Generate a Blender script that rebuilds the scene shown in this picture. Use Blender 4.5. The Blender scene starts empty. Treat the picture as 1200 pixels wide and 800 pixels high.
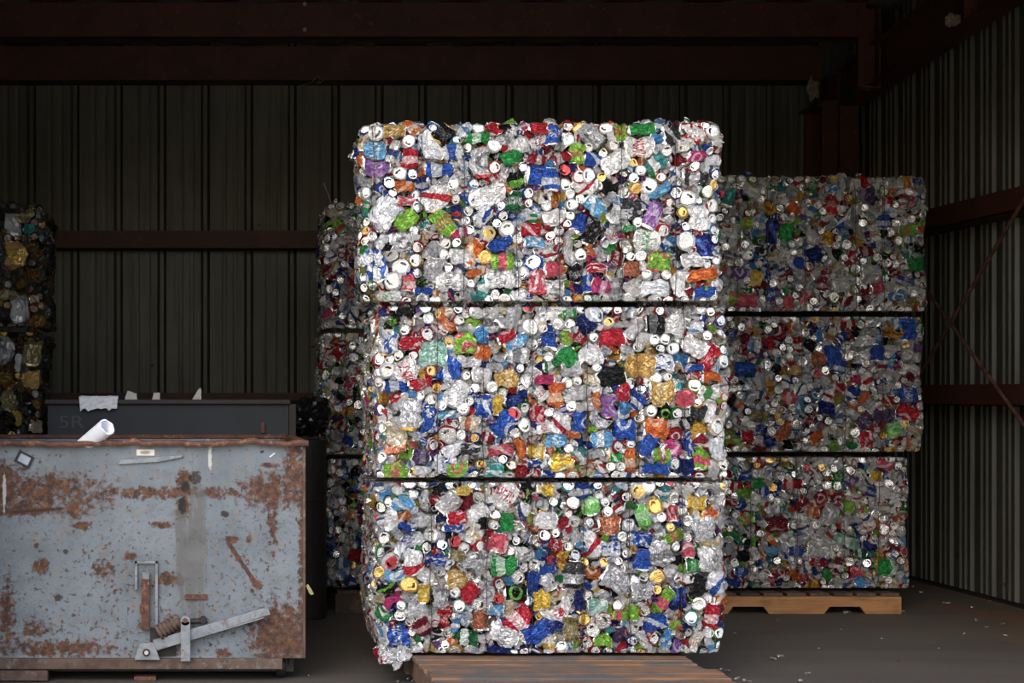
import bpy, bmesh, math, random
import numpy as np
from mathutils import Vector, Matrix

random.seed(7)
RNG = np.random.default_rng(11)
COL = bpy.context.scene.collection
F, CX, CY, EYE = 2222.0, 230.0, 460.0, 1.236


def P(px, py, d):
    """pixel + distance -> point in the shed"""
    return Vector(((px - CX) * d / F, d, EYE - (py - CY) * d / F))


def s2l(c):
    return tuple(((x / 255) / 12.92 if x / 255 <= 0.04045 else ((x / 255 + 0.055) / 1.055) ** 2.4) for x in c)


# ------------------------------------------------------------------ tags
def tag(o, label=None, cat=None, group=None, kind=None):
    if label: o['label'] = label
    if cat: o['category'] = cat
    if group: o['group'] = group
    if kind: o['kind'] = kind
    return o


def empty(name, loc, rz=0.0):
    o = bpy.data.objects.new(name, None)
    COL.objects.link(o)
    o.location = loc
    o.rotation_euler = (0, 0, rz)
    o.empty_display_size = 0.1
    return o


def link(name, me, parent=None, loc=None):
    o = bpy.data.objects.new(name, me)
    COL.objects.link(o)
    if parent: o.parent = parent
    if loc is not None: o.location = loc
    return o


# ------------------------------------------------------------------ node helpers
class NT:
    def __init__(self, name):
        self.m = bpy.data.materials.new(name)
        self.m.use_nodes = True
        self.t = self.m.node_tree
        self.t.nodes.clear()
        self.out = self.t.nodes.new('ShaderNodeOutputMaterial')
        self.b = self.t.nodes.new('ShaderNodeBsdfPrincipled')
        self.t.links.new(self.b.outputs[0], self.out.inputs[0])

    def n(self, kind, **kw):
        nd = self.t.nodes.new(kind)
        for k, v in kw.items(): setattr(nd, k, v)
        return nd

    def put(self, sock, v):
        if v is None: return
        if isinstance(v, bpy.types.NodeSocket): self.t.links.new(v, sock)
        else:
            if sock.type == 'RGBA' and len(v) == 3: v = (*v, 1)
            sock.default_value = v

    def set(self, name, v): self.put(self.b.inputs[name], v)

    def math(self, op, a, b=None, c=None, clamp=False):
        nd = self.n('ShaderNodeMath', operation=op, use_clamp=clamp)
        self.put(nd.inputs[0], a); self.put(nd.inputs[1], b); self.put(nd.inputs[2], c)
        return nd.outputs[0]

    def noise(self, vec, scale, detail=4, rough=0.55, dist=0.0):
        nd = self.n('ShaderNodeTexNoise')
        self.put(nd.inputs['Vector'], vec)
        nd.inputs['Scale'].default_value = scale
        nd.inputs['Detail'].default_value = detail
        nd.inputs['Roughness'].default_value = rough
        nd.inputs['Distortion'].default_value = dist
        return nd.outputs[0]

    def ramp(self, v, lo, hi, a=0.0, b=1.0):
        nd = self.n('ShaderNodeMapRange', interpolation_type='SMOOTHSTEP')
        self.put(nd.inputs[0], v)
        nd.inputs[1].default_value = lo; nd.inputs[2].default_value = hi
        nd.inputs[3].default_value = a; nd.inputs[4].default_value = b
        return nd.outputs[0]

    def mix(self, f, a, b, mode='MIX'):
        nd = self.n('ShaderNodeMix', data_type='RGBA', blend_type=mode)
        self.put(nd.inputs[0], f)
        self.put(nd.inputs[6], a); self.put(nd.inputs[7], b)
        return nd.outputs[2]

    def obj(self, scale=(1, 1, 1), loc=(0, 0, 0), rot=(0, 0, 0)):
        tc = self.n('ShaderNodeTexCoord')
        mp = self.n('ShaderNodeMapping')
        mp.inputs['Scale'].default_value = scale
        mp.inputs['Location'].default_value = loc
        mp.inputs['Rotation'].default_value = rot
        self.t.links.new(tc.outputs['Object'], mp.inputs[0])
        return mp.outputs[0]

    def bump(self, h, strength=0.3, dist=0.01):
        nd = self.n('ShaderNodeBump')
        nd.inputs['Strength'].default_value = strength
        nd.inputs['Distance'].default_value = dist
        self.put(nd.inputs['Height'], h)
        self.set('Normal', nd.outputs[0])

    def attr(self, name):
        return self.n('ShaderNodeAttribute', attribute_name=name)

    def sep(self, v):
        nd = self.n('ShaderNodeSeparateXYZ'); self.put(nd.inputs[0], v)
        return nd.outputs


# ------------------------------------------------------------------ materials
def mat_can():
    m = NT('printed_can')
    ca = m.attr('ca'); cb = m.attr('cb'); rs = m.attr('rest')
    seed = m.math('MULTIPLY', ca.outputs['Alpha'], 1.0)
    x, y, z = m.sep(rs.outputs['Vector'])
    th = m.math('ARCTAN2', y, x)
    sd = m.math('MULTIPLY', seed, 17.3)
    band = m.math('LESS_THAN', m.math('ABSOLUTE', m.math('ADD', z, 0.15)), 0.32)
    sw = m.math('LESS_THAN', m.math('ABSOLUTE', m.math('ADD', z, m.math('MULTIPLY', m.math('SINE', m.math('ADD', th, sd)), 0.65))), 0.26)
    cth = m.math('COSINE', m.math('SUBTRACT', m.math('MULTIPLY', th, 1.0), sd))
    ov = m.math('SUBTRACT', cth, m.math('MULTIPLY', m.math('MULTIPLY', z, z), 1.6))
    ov1 = m.math('GREATER_THAN', ov, 0.45)
    ov2 = m.math('GREATER_THAN', ov, 0.78)
    oval = m.math('SUBTRACT', ov1, ov2)
    vadd = m.n('ShaderNodeVectorMath', operation='ADD')
    m.put(vadd.inputs[0], rs.outputs['Vector'])
    cmb = m.n('ShaderNodeCombineXYZ'); m.put(cmb.inputs[0], sd); m.put(cmb.inputs[1], sd)
    m.put(vadd.inputs[1], cmb.outputs[0])
    V = vadd.outputs[0]
    blot = m.math('GREATER_THAN', m.noise(V, 1.5, 2, 0.5), 0.55)
    cyl = m.n('ShaderNodeCombineXYZ')
    m.put(cyl.inputs[0], m.math('MULTIPLY', th, 4.0)); m.put(cyl.inputs[1], m.math('MULTIPLY', z, 1.6)); m.put(cyl.inputs[2], sd)
    txt = m.math('MULTIPLY', m.math('GREATER_THAN', m.noise(cyl.outputs[0], 2.6, 1, 0.4), 0.52),
                 m.math('LESS_THAN', m.math('ABSOLUTE', z), 0.38))
    fl = m.math('FLOOR', m.math('MULTIPLY', seed, 6.0))
    mask = None
    for k, mk in enumerate((band, sw, oval, blot, txt)):
        c = m.math('MULTIPLY', m.math('COMPARE', fl, float(k), 0.5), mk)
        mask = c if mask is None else m.math('ADD', mask, c)
    col = m.mix(m.math('MINIMUM', mask, 1.0), ca.outputs['Color'], cb.outputs['Color'])
    scr = m.ramp(m.noise(V, 5.0, 4, 0.7), 0.62, 0.68)
    col = m.mix(scr, col, (0.80, 0.80, 0.79))
    m.set('Base Color', col)
    m.set('Metallic', 0.66)
    m.set('Roughness', 0.24)
    cr = m.ramp(m.math('ABSOLUTE', m.math('SUBTRACT', m.noise(V, 1.7, 2, 0.6, 0.6), 0.5)), 0.0, 0.045)
    cr2 = m.ramp(m.math('ABSOLUTE', m.math('SUBTRACT', m.noise(V, 3.4, 2, 0.6, 0.3), 0.48)), 0.0, 0.05)
    hgt = m.math('ADD', m.math('ADD', m.math('MULTIPLY', cr, 0.7), m.math('MULTIPLY', cr2, 0.35)), m.noise(V, 3.0, 4, 0.7))
    m.bump(hgt, 1.0, 0.009)
    return m.m


def mat_alu(name='bare_aluminium', rough=0.22, metal=0.75):
    m = NT(name)
    cl = m.attr('cl'); rs = m.attr('rest')
    n = m.noise(rs.outputs['Vector'], 3.0, 4, 0.6)
    m.set('Base Color', m.mix(m.ramp(n, 0.35, 0.7), cl.outputs['Color'], m.mix(0.22, cl.outputs['Color'], (0.45, 0.42, 0.38))))
    m.set('Metallic', metal)
    m.set('Roughness', rough)
    m.bump(m.math('ADD', n, m.math('MULTIPLY', m.ramp(m.math('ABSOLUTE', m.math('SUBTRACT', m.noise(rs.outputs['Vector'], 2.2, 2), 0.5)), 0, .05), 0.5)), 0.45, 0.004)
    return m.m


def mat_plain(name, c, rough=0.6, metal=0.0, var=0.25, scale=8.0, bump=0.2, c2=None, stretch=(1, 1, 1)):
    m = NT(name)
    v = m.obj(stretch)
    n = m.noise(v, scale, 5, 0.6)
    c2 = c2 or tuple(x * (1 - var) for x in c)
    m.set('Base Color', m.mix(m.ramp(n, 0.38, 0.65), c, c2))
    m.set('Roughness', rough); m.set('Metallic', metal)
    if bump: m.bump(n, bump, 0.004)
    return m.m


def mat_siding():
    m = NT('dusty_galvanised_siding')
    v = m.obj()
    big = m.noise(v, 0.9, 4, 0.6)
    st = m.obj((9, 9, 0.6))
    streak = m.noise(st, 1.5, 4, 0.6)
    c = m.mix(m.ramp(big, 0.35, 0.7), s2l((90, 90, 82)), s2l((76, 75, 66)))
    c = m.mix(m.ramp(streak, 0.45, 0.75), c, s2l((62, 58, 50)))
    spots = m.n('ShaderNodeTexVoronoi'); m.put(spots.inputs['Vector'], v); spots.inputs['Scale'].default_value = 5.5
    sp = m.math('MULTIPLY', m.ramp(spots.outputs['Distance'], 0.05, 0.09, 1, 0), m.ramp(m.noise(v, 1.7, 2), 0.52, 0.6))
    c = m.mix(sp, c, (0.01, 0.009, 0.008))
    m.set('Base Color', c); m.set('Metallic', 0.25); m.set('Roughness', 0.5)
    return m.m


def mat_primer():
    m = NT('red_oxide_primer')
    v = m.obj()
    n = m.noise(v, 3.0, 5, 0.6)
    n2 = m.noise(v, 30.0, 3, 0.6)
    c = m.mix(m.ramp(n, 0.35, 0.7), s2l((80, 41, 28)), s2l((60, 32, 23)))
    c = m.mix(m.ramp(n2, 0.62, 0.75, 0, 0.6), c, s2l((120, 96, 74)))
    m.set('Base Color', c); m.set('Roughness', 0.62)
    return m.m


def mat_floor():
    m = NT('stained_yard_concrete')
    tc = m.n('ShaderNodeTexCoord'); v = tc.outputs['Object']
    big = m.noise(v, 0.45, 5, 0.6)
    mp = m.n('ShaderNodeMapping'); mp.inputs['Scale'].default_value = (0.5, 2.4, 1); m.put(mp.inputs[0], v)
    streak = m.noise(mp.outputs[0], 1.2, 5, 0.62, 0.4)
    fine = m.noise(v, 70, 3, 0.7)
    c = m.mix(m.ramp(big, 0.35, 0.7), s2l((85, 81, 75)), s2l((70, 65, 60)))
    c = m.mix(m.ramp(streak, 0.42, 0.7, 0, 0.55), c, s2l((62, 57, 52)))
    c = m.mix(m.ramp(fine, 0.4, 0.7, 0, 0.35), c, s2l((48, 44, 40)))
    # rusty dirt washed along the foot of the right wall
    x, y, z = m.sep(v)
    near = m.ramp(m.math('ADD', x, m.math('MULTIPLY', m.noise(v, 2.2, 5), 1.0)), 4.3, 4.85)
    rn = m.ramp(m.noise(v, 2.6, 6, 0.65), 0.42, 0.62)
    inside = m.ramp(y, 6.5, 8.0)
    c = m.mix(m.math('MULTIPLY', m.math('MULTIPLY', near, rn), inside), c, s2l((94, 70, 50)))
    bounce_yard = m.ramp(y, 6.2, 6.9, 1, 0)
    c = m.mix(bounce_yard, c, m.mix(m.ramp(big, .3, .7), s2l((196, 186, 168)), s2l((172, 162, 146))))  # unseen ground out front, made pale to bounce light into the shed
    m.set('Base Color', c)
    m.set('Roughness', 0.8)
    m.bump(m.noise(v, 25, 5, 0.65), 0.35, 0.01)
    return m.m


def blob(m, X, Z, nz, x0, z0, rx, rz, soft=0.5, amp=0.8):
    """soft elliptical mask on the panel plane broken up by noise"""
    a = m.math('DIVIDE', m.math('SUBTRACT', X, x0), rx)
    b = m.math('DIVIDE', m.math('SUBTRACT', Z, z0), rz)
    d = m.math('ADD', m.math('MULTIPLY', a, a), m.math('MULTIPLY', b, b))
    d = m.math('ADD', d, m.math('MULTIPLY', m.math('SUBTRACT', nz, 0.5), amp * 4))
    return m.ramp(d, 1 - soft, 1 + soft, 1, 0)


def mat_dumpster():
    """pixel-frame coordinates of the tub's front panel: X = metres right of centre, Z = height"""
    m = NT('chipped_blue_grey_paint')
    v = m.obj()
    x, y, z = m.sep(v)
    K = 8.15 / F
    def X(px): return (px - 180) * K
    def Z(py): return EYE - (py - CY) * K
    n1 = m.noise(v, 9, 6, 0.65); n2 = m.noise(v, 34, 5, 0.7); n3 = m.noise(v, 2.2, 4, 0.6)
    paint = m.mix(m.ramp(n3, 0.35, 0.68), s2l((108, 118, 127)), s2l((88, 97, 106)))
    paint = m.mix(m.ramp(m.noise(v, 60, 4, 0.7), 0.55, 0.75, 0, 0.6), paint, s2l((88, 98, 108)))
    paint = m.mix(m.ramp(m.noise(m.obj(loc=(7, 1, 3)), 13, 5, 0.7), 0.48, 0.66, 0, 0.55), paint, s2l((84, 90, 94)))
    paint = m.mix(m.ramp(m.noise(m.obj(loc=(4, 6, 8)), 75, 4, 0.7), 0.56, 0.66, 0, 0.7), paint, s2l((62, 66, 68)))
    paint = m.mix(m.ramp(m.noise(m.obj(loc=(1, 2, 9)), 21, 5, 0.7), 0.54, 0.66, 0, 0.55), paint, s2l((118, 104, 84)))
    stm = m.noise(m.obj((14, 14, 1.4)), 1.4, 4, 0.6)
    paint = m.mix(m.ramp(stm, 0.5, 0.8, 0, 0.5), paint, s2l((98, 108, 116)))
    rustc = m.mix(m.ramp(n2, 0.4, 0.6), s2l((92, 60, 42)), s2l((56, 40, 33)))
    rustc = m.mix(m.ramp(m.noise(v, 20, 4, 0.7), 0.55, 0.7, 0, 0.8), rustc, s2l((122, 84, 54)))
    # overall freckles, thicker low down and on the left
    dens = m.ramp(z, 0.15, 0.95, 0.03, -0.02)
    fr = m.ramp(m.math('ADD', m.noise(v, 42, 5, 0.65), dens), 0.585, 0.65, 0, .85)
    fr2 = m.ramp(m.math('ADD', m.noise(m.obj(loc=(5, 3, 1)), 17, 5, 0.7), dens), 0.63, 0.68)
    tot = m.math('MAXIMUM', fr, fr2)
    spots = [
        (330, 745, 34, 40, 0.22, 0.35), (322, 575, 40, 20, 0.5, 0.5), (345, 545, 12, 30, 0.5, 0.6),
        (25, 578, 95, 22, 0.55, 0.65), (20, 598, 70, 6, 0.4, 0.3), (200, 577, 100, 6, 0.5, 0.9),
        (48, 663, 10, 9, 0.3, 0.4), (60, 562, 6, 7, 0.2, 0.3), (88, 598, 7, 11, 0.3, 0.5), (97, 616, 9, 5, 0.3, 0.4),
        (120, 668, 12, 10, 0.3, 0.5), (42, 736, 16, 8, 0.5, 0.7), (70, 760, 60, 9, 0.4, 0.7), (8, 720, 8, 40, 0.4, 0.6),
        (200, 678, 16, 7, 0.3, 0.5), (355, 640, 5, 150, 0.4, 0.6), (0, 556, 20, 14, 0.4, 0.6), (262, 765, 8, 6, .3, .4),
        (216, 562, 9, 12, 0.3, 0.4), (214, 594, 9, 14, 0.3, 0.4), (316, 545, 12, 3, .3, .4), (320, 602, 5, 40, .3, .9),
        (152, 652, 9, 5, .3, .4), (190, 615, 14, 4, .3, .3), (302, 685, 5, 6, .2, .3), (270, 632, 10, 4, .3, .4), (292, 632, 3, 7, .3, .3)]
    for (px, py, rx, rz, soft, amp) in spots:
        bm_ = blob(m, x, z, m.noise(v, 38 if rx < 30 else 30, 6, 0.72), X(px), Z(py), rx * K, rz * K, soft + .35, amp * 2.6 + .9)
        tot = m.math('MAXIMUM', tot, bm_)
    # diagonal rust scratch
    dx = m.math('SUBTRACT', x, X(285)); dz = m.math('SUBTRACT', z, Z(662))
    along = m.math('ADD', m.math('MULTIPLY', dx, 0.55), m.math('MULTIPLY', dz, -0.83))
    across = m.math('ADD', m.math('MULTIPLY', dx, 0.83), m.math('MULTIPLY', dz, 0.55))
    da = m.math('ADD', m.math('ABSOLUTE', across), m.math('MULTIPLY', m.math('SUBTRACT', n2, 0.5), 0.03))
    tot = m.math('MAXIMUM', tot, m.math('MULTIPLY', m.ramp(da, 0.007, 0.014, 1, 0), m.ramp(m.math('ABSOLUTE', along), 0.11, 0.13, 1, 0)))
    # long faint curved scratches
    dk = m.ramp(m.math('ADD', m.noise(m.obj(loc=(2, 9, 4)), 19, 3, .6), 0.0), 0.68, 0.72)
    col = m.mix(tot, paint, rustc)
    col = m.mix(m.math('MULTIPLY', dk, 0.8), col, s2l((58, 56, 54)))
    # grey-black grime that ran down from the holes
    stn = m.noise(m.obj((30, 30, 3)), 1.5, 5, 0.65)
    g1 = blob(m, x, z, stn, X(229), Z(648), 13 * K, 80 * K, 0.6, 1.3)
    g2 = blob(m, x, z, stn, X(212), Z(640), 7 * K, 62 * K, 0.6, 1.3)
    g = m.math('MULTIPLY', m.math('MAXIMUM', g1, g2), m.ramp(n2, 0.3, 0.5, 0.45, 0.95))
    col = m.mix(g, col, s2l((84, 84, 84)))
    for (px, py, rx, rz) in ((229, 560, 7, 7), (217, 570, 5, 6), (214, 592, 5, 9), (264, 602, 5, 4), (307, 529, 2.2, 2.2), (77, 646, 3, 3), (69, 700, 5, 4), (43, 639, 3, 3)):
        col = m.mix(blob(m, x, z, n2, X(px), Z(py), rx * K, rz * K, 0.4, 1.3), col, s2l((30, 26, 24)))
    for (px, py, rx, rz) in ((246, 536, 2.0, 14), (5, 578, 2.0, 22)):   # chalky white runs
        col = m.mix(m.math('MULTIPLY', blob(m, x, z, n2, X(px), Z(py), rx * K, rz * K, 0.5, 1.2), 0.75), col, s2l((186, 186, 184)))
    # dark scraped line under the left rust belt
    ln = m.math('SUBTRACT', z, m.math('ADD', Z(600), m.math('MULTIPLY', m.math('SUBTRACT', x, X(15)), 0.07)))
    lm = m.math('MULTIPLY', m.ramp(m.math('ABSOLUTE', ln), 0.004, 0.009, 1, 0), m.ramp(m.math('ABSOLUTE', m.math('SUBTRACT', x, X(45))), 0.10, 0.13, 1, 0))
    col = m.mix(lm, col, s2l((58, 34, 24)))
    m.set('Base Color', col)
    m.set('Roughness', m.ramp(tot, 0, 1, 0.5, 0.85))
    m.bump(m.math('ADD', m.math('MULTIPLY', tot, 0.5), m.math('MULTIPLY', n1, 0.8)), 0.4, 0.004)
    return m.m


def mat_rusty(name, c1, c2, c3, scale=14):
    m = NT(name)
    v = m.obj()
    a = m.noise(v, scale, 6, 0.7); b = m.noise(v, scale * 3, 4, 0.7); cc = m.noise(v, scale * .4, 4, .6)
    c = m.mix(m.ramp(a, 0.4, 0.62), c1, c2)
    c = m.mix(m.math('MULTIPLY', m.ramp(b, 0.5, 0.66), m.ramp(cc, 0.4, 0.6)), c, c3)
    m.set('Base Color', c); m.set('Roughness', 0.8); m.set('Metallic', 0.1)
    m.bump(a, 0.5, 0.005)
    return m.m


def mat_wood(name, c1, c2, c3, along='X'):
    m = NT(name)
    st = (1.2, 14, 14) if along == 'X' else (14, 1.2, 14)
    tc = m.n('ShaderNodeTexCoord')
    info = m.n('ShaderNodeObjectInfo')
    add = m.n('ShaderNodeVectorMath', operation='ADD')
    m.put(add.inputs[0], tc.outputs['Object'])
    cb = m.n('ShaderNodeCombineXYZ'); m.put(cb.inputs[0], m.math('MULTIPLY', info.outputs['Random'], 30)); m.put(cb.inputs[2], m.math('MULTIPLY', info.outputs['Random'], 11))
    m.put(add.inputs[1], cb.outputs[0])
    mp = m.n('ShaderNodeMapping'); mp.inputs['Scale'].default_value = st; m.put(mp.inputs[0], add.outputs[0])
    g = m.noise(mp.outputs[0], 3.0, 6, 0.65, 0.4)
    g2 = m.noise(add.outputs[0], 3.5, 4, 0.6)
    c = m.mix(m.ramp(g, 0.4, 0.62), c1, c2)
    c = m.mix(m.ramp(m.math('ADD', g2, m.math('MULTIPLY', g, 0.3)), 0.6, 0.76), c, c3)
    m.set('Base Color', c); m.set('Roughness', 0.8)
    m.bump(g, 0.5, 0.004)
    return m.m


M_CAN = mat_can()
M_ALU = mat_alu()
M_WIRE = mat_plain('baling_wire_steel', (0.03, 0.028, 0.026), 0.6, 0.4, 0.3, 40, 0)
M_SIDE = mat_siding()
M_PRIMER = mat_primer()
M_FLOOR = mat_floor()
M_ROOF = mat_plain('roof_sheet_underside', s2l((120, 116, 106)), 0.6, 0.1)
M_DUMP = mat_dumpster()
M_RUST = mat_rusty('rusted_steel', s2l((96, 62, 50)), s2l((70, 46, 40)), s2l((134, 96, 70)))
M_RAIL = mat_rusty('scuffed_rusty_rail', s2l((92, 76, 66)), s2l((74, 54, 44)), s2l((112, 112, 112)), 10)
M_LEVER = mat_rusty('worn_grey_paint', s2l((134, 140, 144)), s2l((112, 118, 124)), s2l((112, 84, 64)), 18)
M_RBIN = mat_plain('dark_slate_paint', s2l((28, 35, 44)), 0.65, 0.1, 0.25, 3, 0.1)
M_DARK = mat_plain('blackened_steel', s2l((40, 36, 34)), 0.6, 0.3)
M_PAPER = mat_plain('white_paper', s2l((214, 218, 226)), 0.75, 0, 0.08, 12, 0.2)
M_PAPER2 = mat_plain('dingy_paper', s2l((180, 178, 176)), 0.8, 0, 0.25, 9, 0.2)
M_ROLL = mat_plain('bluish_white_paper_roll', s2l((236, 238, 250)), 0.6, 0, 0.0, 12, 0.0, c2=s2l((206, 226, 236)))
M_BAG = mat_plain('black_plastic_film', (0.006, 0.006, 0.006), 0.3, 0, 0.2, 12, 0.5)
M_WOOD_F = mat_wood('weathered_pallet_wood', s2l((134, 96, 66)), s2l((86, 72, 62)), s2l((84, 80, 76)))
M_WOOD_R = mat_wood('tan_pallet_wood', s2l((164, 120, 76)), s2l((146, 104, 66)), s2l((116, 84, 56)))
M_WOOD_D = mat_wood('dark_pallet_wood', s2l((96, 76, 58)), s2l((74, 60, 48)), s2l((54, 46, 40)), 'Y')
M_BOLT = mat_plain('polished_bolt_steel', (0.7, 0.68, 0.62), 0.3, 0.8, 0.2, 20, 0)
M_STENCIL = mat_plain('faded_stencil_paint', s2l((62, 62, 63)), 0.7)
M_LEAF = mat_plain('yellowed_leaf', s2l((150, 146, 96)), 0.6)
M_NEST = mat_plain('torn_pale_insulation', s2l((150, 140, 124)), 0.9, 0, 0.4, 25, 0.5)
M_STICK = mat_plain('white_sticker', s2l((206, 202, 196)), 0.5, 0, 0.1)
M_STICKM = mat_plain('grey_sticker_mark', s2l((150, 142, 122)), 0.5, 0, 0.1)
M_INSIDE = mat_plain('dark_tub_interior', s2l((70, 58, 50)), 0.8)

# ------------------------------------------------------------------ mesh from arrays
def mesh_np(name, V, Q, slot, mats, attrs=None, smooth=False):
    me = bpy.data.meshes.new(name)
    V = np.asarray(V, np.float32); Q = np.asarray(Q, np.int32)
    me.vertices.add(len(V)); me.vertices.foreach_set('co', V.ravel())
    me.loops.add(Q.size); me.loops.foreach_set('vertex_index', Q.ravel())
    me.polygons.add(len(Q)); me.polygons.foreach_set('loop_start', np.arange(0, Q.size, 4, dtype=np.int32))
    for mt in mats: me.materials.append(mt)
    me.polygons.foreach_set('material_index', np.asarray(slot, np.int32))
    me.update(calc_edges=True)
    me.polygons.foreach_set('use_smooth', np.full(len(Q), smooth))
    if attrs:
        for k, (tp, arr) in attrs.items():
            a = me.attributes.new(k, tp, 'POINT')
            if tp == 'FLOAT_COLOR': a.data.foreach_set('color', np.asarray(arr, np.float32).ravel())
            else: a.data.foreach_set('vector', np.asarray(arr, np.float32).ravel())
    return me


def tube_mesh(name, pts, r, ns, mat, cyclic=False):
    P_ = [Vector(p) for p in pts]; n = len(P_)
    bm = bmesh.new(); rings = []
    for i, p in enumerate(P_):
        a = P_[i - 1] if (i or cyclic) else p; b = P_[(i + 1) % n] if (i < n - 1 or cyclic) else p
        q = (b - a).to_track_quat('Z', 'Y')
        rings.append([bm.verts.new(p + q @ Vector((r * math.cos(k * 2 * math.pi / ns), r * math.sin(k * 2 * math.pi / ns), 0))) for k in range(ns)])
    for i in range(n if cyclic else n - 1):
        A, B_ = rings[i], rings[(i + 1) % n]
        # ring orientation may turn at the corners: join nearest vertices
        sh = min(range(ns), key=lambda s_: sum((A[k].co - B_[(k + s_) % ns].co).length for k in range(ns)))
        for k in range(ns): bm.faces.new((A[k], A[(k + 1) % ns], B_[(k + 1 + sh) % ns], B_[(k + sh) % ns]))
    me = bpy.data.meshes.new(name); bm.to_mesh(me); bm.free(); me.materials.append(mat)
    for p in me.polygons: p.use_smooth = True
    return me


# ------------------------------------------------------------------ crushed can
R0, HC = 0.033, 0.12
PROFILE_TOP = [(0.0015, .0555), (0.011, .0555), (0.0205, .0555), (0.0235, .0545), (0.0262, .0600), (0.0274, .0596), (0.0270, .0570), (0.033, .047)]
PROFILE_BOT = [(0.033, -.050), (0.0275, -.0575), (0.0245, -.0600), (0.0215, -.0570), (0.0120, -.0520), (0.0015, -.0505)]
_topo = {}


def topo(ns, rows, hole):
    key = (ns, rows, hole)
    if key in _topo: return _topo[key]
    prof = list(PROFILE_TOP)
    for k in range(1, rows):
        z = .047 + (-.050 - .047) * k / rows
        prof.append((0.033, z))
    prof += PROFILE_BOT
    nr = len(prof)
    a = np.arange(ns) * 2 * math.pi / ns
    V = np.zeros((nr, ns, 3))
    for i, (r, z) in enumerate(prof):
        V[i, :, 0] = r * np.cos(a); V[i, :, 1] = r * np.sin(a); V[i, :, 2] = z
    Q, S = [], []
    nb0, nb1 = 6, 6 + rows + 1
    for i in range(nr - 1):
        for j in range(ns):
            if hole and i == 1 and (j < ns * .12 or j > ns * .82): continue
            Q.append((i * ns + j, (i + 1) * ns + j, (i + 1) * ns + (j + 1) % ns, i * ns + (j + 1) % ns))
            S.append(0 if nb0 <= i < nb1 else 1)
    if hole:   # pull tab: a small raised plate on the lid
        base = nr * ns
        tab = []
        for zz in (.0575, .0590):
            for (tx, ty) in ((-.013, -.006), (-.013, .006), (.003, .0075), (.003, -.0075)): tab.append((tx, ty, zz))
        V = np.concatenate([V.reshape(-1, 3), np.array(tab)])
        for q in ((4, 5, 6, 7), (0, 1, 5, 4), (1, 2, 6, 5), (2, 3, 7, 6), (3, 0, 4, 7), (3, 2, 1, 0)):
            Q.append(tuple(base + k for k in q)); S.append(1)
    else:
        V = V.reshape(-1, 3)
    _topo[key] = (V, np.array(Q), np.array(S))
    return _topo[key]


def tri(x):
    x = x / (2 * math.pi)
    return 4 * np.abs(x - np.floor(x + .5)) - 1


def crumple(V, amp, lam, rng, n=4):
    out = V.copy()
    for _ in range(n):
        k = rng.normal(size=3); k /= np.linalg.norm(k)
        d = rng.normal(size=3); d /= np.linalg.norm(d)
        l = lam * rng.uniform(.6, 1.5)
        out += (amp * rng.uniform(.4, 1) * tri(V @ k * 2 * math.pi / l + rng.uniform(0, 6.28)))[:, None] * d[None]
    return out


def rot(ax, ang):
    return np.array(Matrix.Rotation(ang, 3, ax))


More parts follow.
